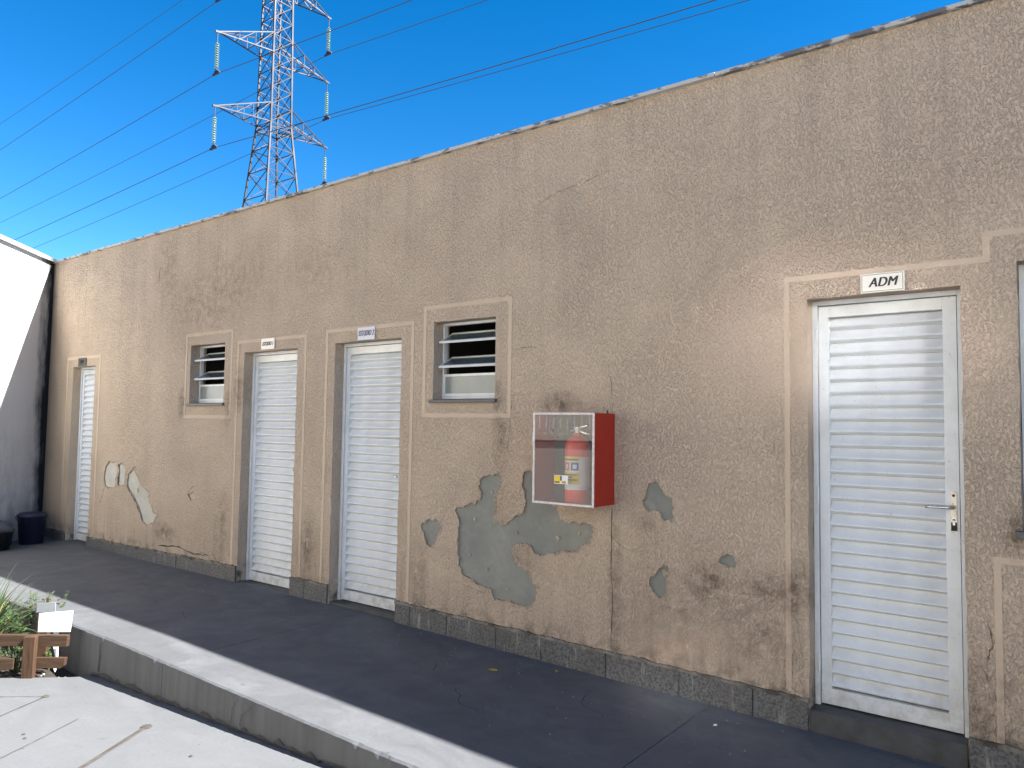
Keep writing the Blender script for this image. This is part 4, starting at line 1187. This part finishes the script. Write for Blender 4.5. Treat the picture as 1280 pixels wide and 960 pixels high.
for az in ARMS:
    for sy in (-1, 1):
        arm = MB(); h_ = half(az); zt = az - TZ0; up = 0.95
        tip = Vector((0, sy*ALEN, zt))
        for sx in (-1, 1):
            a = Vector((sx*h_, sy*h_, zt)); b = Vector((sx*h_, sy*h_, zt+up))
            arm.beam(a, tip, 0.045); arm.beam(b, tip, 0.045)
            pa = prevb = None
            for t in (0.33, 0.62):
                p1 = a.lerp(tip, t); p2 = b.lerp(tip, t)
                arm.beam(p1, p2, 0.028)
                if pa is None: arm.beam(b, p1, 0.028)
                else: arm.beam(prevb, p1, 0.028)
                pa, prevb = p1, p2
        for t in (0.0, 0.33, 0.62):
            p1 = Vector((-h_, sy*h_, zt)).lerp(tip, t); p2 = Vector((h_, sy*h_, zt)).lerp(tip, t)
            arm.beam(p1, p2, 0.03)
            arm.beam(p1+Vector((0, 0, up*(1-t))), p2+Vector((0, 0, up*(1-t))), 0.03)
        arm.beam(Vector((-h_, sy*h_, zt)), Vector((h_, sy*h_, zt)).lerp(tip, 0.33), 0.028)
        arm.beam(Vector((-h_, sy*h_, zt)).lerp(tip, 0.33), Vector((h_, sy*h_, zt)).lerp(tip, 0.62), 0.028)
        arm.beam(tip+Vector((0, -sy*0.25, 0.03)), tip+Vector((0, sy*0.12, -0.03)), 0.09)
        arm.build('cross_arm', M['galv'], pyl)
pk = MB()
for sx in (-1, 1):
    for sy in (-1, 1): pk.beam(corner(sx, sy, TOP), Vector((0, 0, 26.0-TZ0)), 0.07)
pk.build('peak', M['galv'], pyl)

# insulator strings hang from the arm tips
disc = MB().lathe([(0.02, 0.055), (0.045, 0.05), (0.06, 0.03), (0.105, 0.0), (0.10, -0.012), (0.03, -0.02), (0.02, -0.05)], 14).mesh('disc', M['insul'], True)
rod = MB(); rod.tube([(0, 0, 0), (0, 0, -0.55)], 0.022, 6); rod = rod.mesh('hanger', M['galv'])
clm = MB(); clm.beam((-0.28, 0, -1.97), (0.28, 0, -1.97), 0.05, 0.11); clm.beam((0, 0, -1.75), (0, 0, -1.95), 0.05, 0.09); clm.beam((-0.16, 0, -1.86), (0.16, 0, -1.86), 0.05, 0.06); clm = clm.mesh('wire_clamp', M['wire'])
names = {15.95: 'lowest', 19.45: 'middle', 22.95: 'top'}
for az in ARMS:
    for sy, sname in ((-1, 'left'), (1, 'right')):
        t = thing('insulator_string', 'green glass insulator string hanging from the %s %s arm of the pylon' % (names[az], sname), 'insulator', (TX, TY+sy*ALEN, az-0.02), 0, 'insulator strings on the pylon')
        link_copy(rod, 'hanger', t)
        for k in range(11): link_copy(disc, 'disc', t, (0, 0, -0.58 - k*0.108))
        link_copy(clm, 'wire_clamp', t)
def wire(y, x0, z0, la, ra, label, b=0.0003, xl=95, xr=75, r_=0.0145):
    mb = MB(); pts = []
    n = 46
    for i in range(n+1):
        d_ = xl*(1-i/n); pts.append((x0-d_, y, z0 - la*d_ + b*d_*d_))
    for i in range(1, n+1):
        d_ = xr*i/n; pts.append((x0+d_, y, z0 - ra*d_ + b*d_*d_))
    tag(mb.tube(pts, r_, 6).build('power_line', M['wire']), label, 'power line', 'power lines on the pylon')
yn, yf = TY-ALEN, TY+ALEN
wire(yn, TX, 13.97, 0.051, 0.059, 'dark power line under the lowest left insulator string')
wire(yn, TX, 17.45, 0.058, 0.070, 'dark power line under the middle left insulator string')
wire(yn, TX, 20.95, 0.0605, 0.07, 'dark power line under the top left insulator string')
wire(yf, TX, 13.97, 0.056, 0.066, 'dark power line under the lowest right insulator string, just over the coping')
wire(yf, TX, 17.45, 0.060, 0.063, 'dark power line under the middle right insulator string')
wire(yf, TX, 20.95, 0.058, 0.073, 'dark power line under the top right insulator string')
wire(TY, TX, 25.93, 0.037, 0.045, 'thin highest wire running to the left of the pylon', 0.0002, r_=0.013)

# ------------------------------------------------------------------ tiled boundary wall behind the camera (seen in the cabinet's pane)
opp = thing('boundary_wall', 'low tiled wall topped by white bars across the court', 'wall', (0, -6.6, 0))
MB().box(-13, 8, -0.3, -0.012, -0.45, 1.2).build('wall_core', M['facade'], opp)
tw, th = 0.40, 0.30
tme = MB().box(0.003, tw-0.003, -0.012, 0.0, 0.003, th-0.003).mesh('tile', M['tile'])
for i in range(26):
    for j in range(4):
        link_copy(tme, 'tile', opp, (-12.0+i*tw, random.uniform(-0.001, 0.001), -0.1+j*th))
MB().box(-13, 8, -0.34, 0.03, 1.201, 1.235).build('ledge_shadow', M['ledge_shadow'], opp)  # shadow line below the pale band, put in as a dark strip
MB().box(-13, 8, -0.30, -0.02, 1.235, 1.33).build('kerb', M['facade'], opp)
MB().box(-13, 8, -0.17, -0.13, 1.40, 1.425).build('bar_rail', M['bar'], opp); MB().box(-13, 8, -0.17, -0.13, 1.72, 1.745).build('bar_rail', M['bar'], opp)
bme = MB().box(-0.009, 0.009, -0.16, -0.14, 1.33, 1.85).mesh('bar', M['bar'])
for i in range(105): link_copy(bme, 'bar', opp, (-12.5+i*0.14, 0, 0))

added_house = thing('added_house', 'unseen pale building added beyond the tiled boundary wall for bounce light', 'added_house', (-1, -9.6, -0.5))  # out of view, added to bounce sunlight onto the front wall
MB().box(-12, 14, -8, 0, 0, 7.6).build('wall', M['facade'], added_house)
MB().box(-12.4, 14.4, -8.4, 0.4, 7.6, 7.8).build('roof', M['roof'], added_house)
for i in range(4):
    wf = MB(); xx = -9 + i*6.0
    wf.box(xx, xx+1.2, -0.05, 0.03, 4.6, 5.8); wf.build('window', M['bar'], added_house)
    MB().box(xx+0.06, xx+1.14, 0.031, 0.036, 4.66, 5.74).build('pane', M['dark_glass'], added_house)
added_house = thing('added_house', 'unseen pale building added at the far left of the court for bounce light', 'added_house', (-14.0, -7.5, -0.5))  # second unseen block, added for more bounce on the doors and plaster
MB().box(-6, 0, -5, 3.2, 0, 6.4).build('wall', M['facade'], added_house)
MB().box(-6.3, 0.3, -5.3, 3.5, 6.4, 6.6).build('roof', M['roof'], added_house)
for yy in (-3.2, 0.6):
    MB().box(-0.05, 0.03, yy, yy+1.2, 3.9, 5.0).build('window', M['bar'], added_house)
    MB().box(0.031, 0.036, yy+0.06, yy+1.14, 3.96, 4.94).build('pane', M['dark_glass'], added_house)

reflector = thing('added_sun_reflector', 'invented pair of mirror panes on a post, added unseen to throw sun by the biggest door', 'reflector', (1.25, -1.35, floor_z(1.2)))  # invented reflector out of view, aims sunlight at the door and walkway
MB().tube([(0.02, -0.14, 0), (0.02, -0.14, 3.1)], 0.03, 10).build('post', M['galv'], reflector)
mirror = glass('reflector_glass', (0.5, 0.55, 0.55), (0.04, 0.04, 0.045), 0.19, 0.5)
for n_ in mirror.node_tree.nodes:
    if n_.type == 'FRESNEL': n_.inputs[0].default_value = 4.2        # stronger mirroring, to brighten the added patches of sun
def tilted_pane(P, T, w, h):
    P = Vector(P); out = (Vector(T)-P).normalized(); nrm = (out + SUN_DIR).normalized()
    xx = Vector((0, 0, 1)).cross(nrm).normalized(); yy = nrm.cross(xx)
    mt = Matrix((xx, yy, nrm)).transposed().to_4x4(); mt.translation = P - reflector.location
    fr = MB(); e = 0.03
    fr.box(-w/2-e, -w/2, -h/2-e, h/2+e, -0.02, 0.01); fr.box(w/2, w/2+e, -h/2-e, h/2+e, -0.02, 0.01)
    fr.box(-w/2, w/2, -h/2-e, -h/2, -0.02, 0.01); fr.box(-w/2, w/2, h/2, h/2+e, -0.02, 0.01)
    f2 = fr.build('pane_frame', M['alu_trim'], reflector); f2.matrix_local = mt
    MB().box(-w/2, w/2, -h/2, h/2, -0.006, 0).build('pane', mirror, f2)
tilted_pane((1.0, -1.35, 2.55), (-1.0, 0.0, 1.98), 0.72, 0.9)
tilted_pane((0.85, -1.25, 1.5), (-1.85, -0.14, 0.0), 0.7, 0.7)
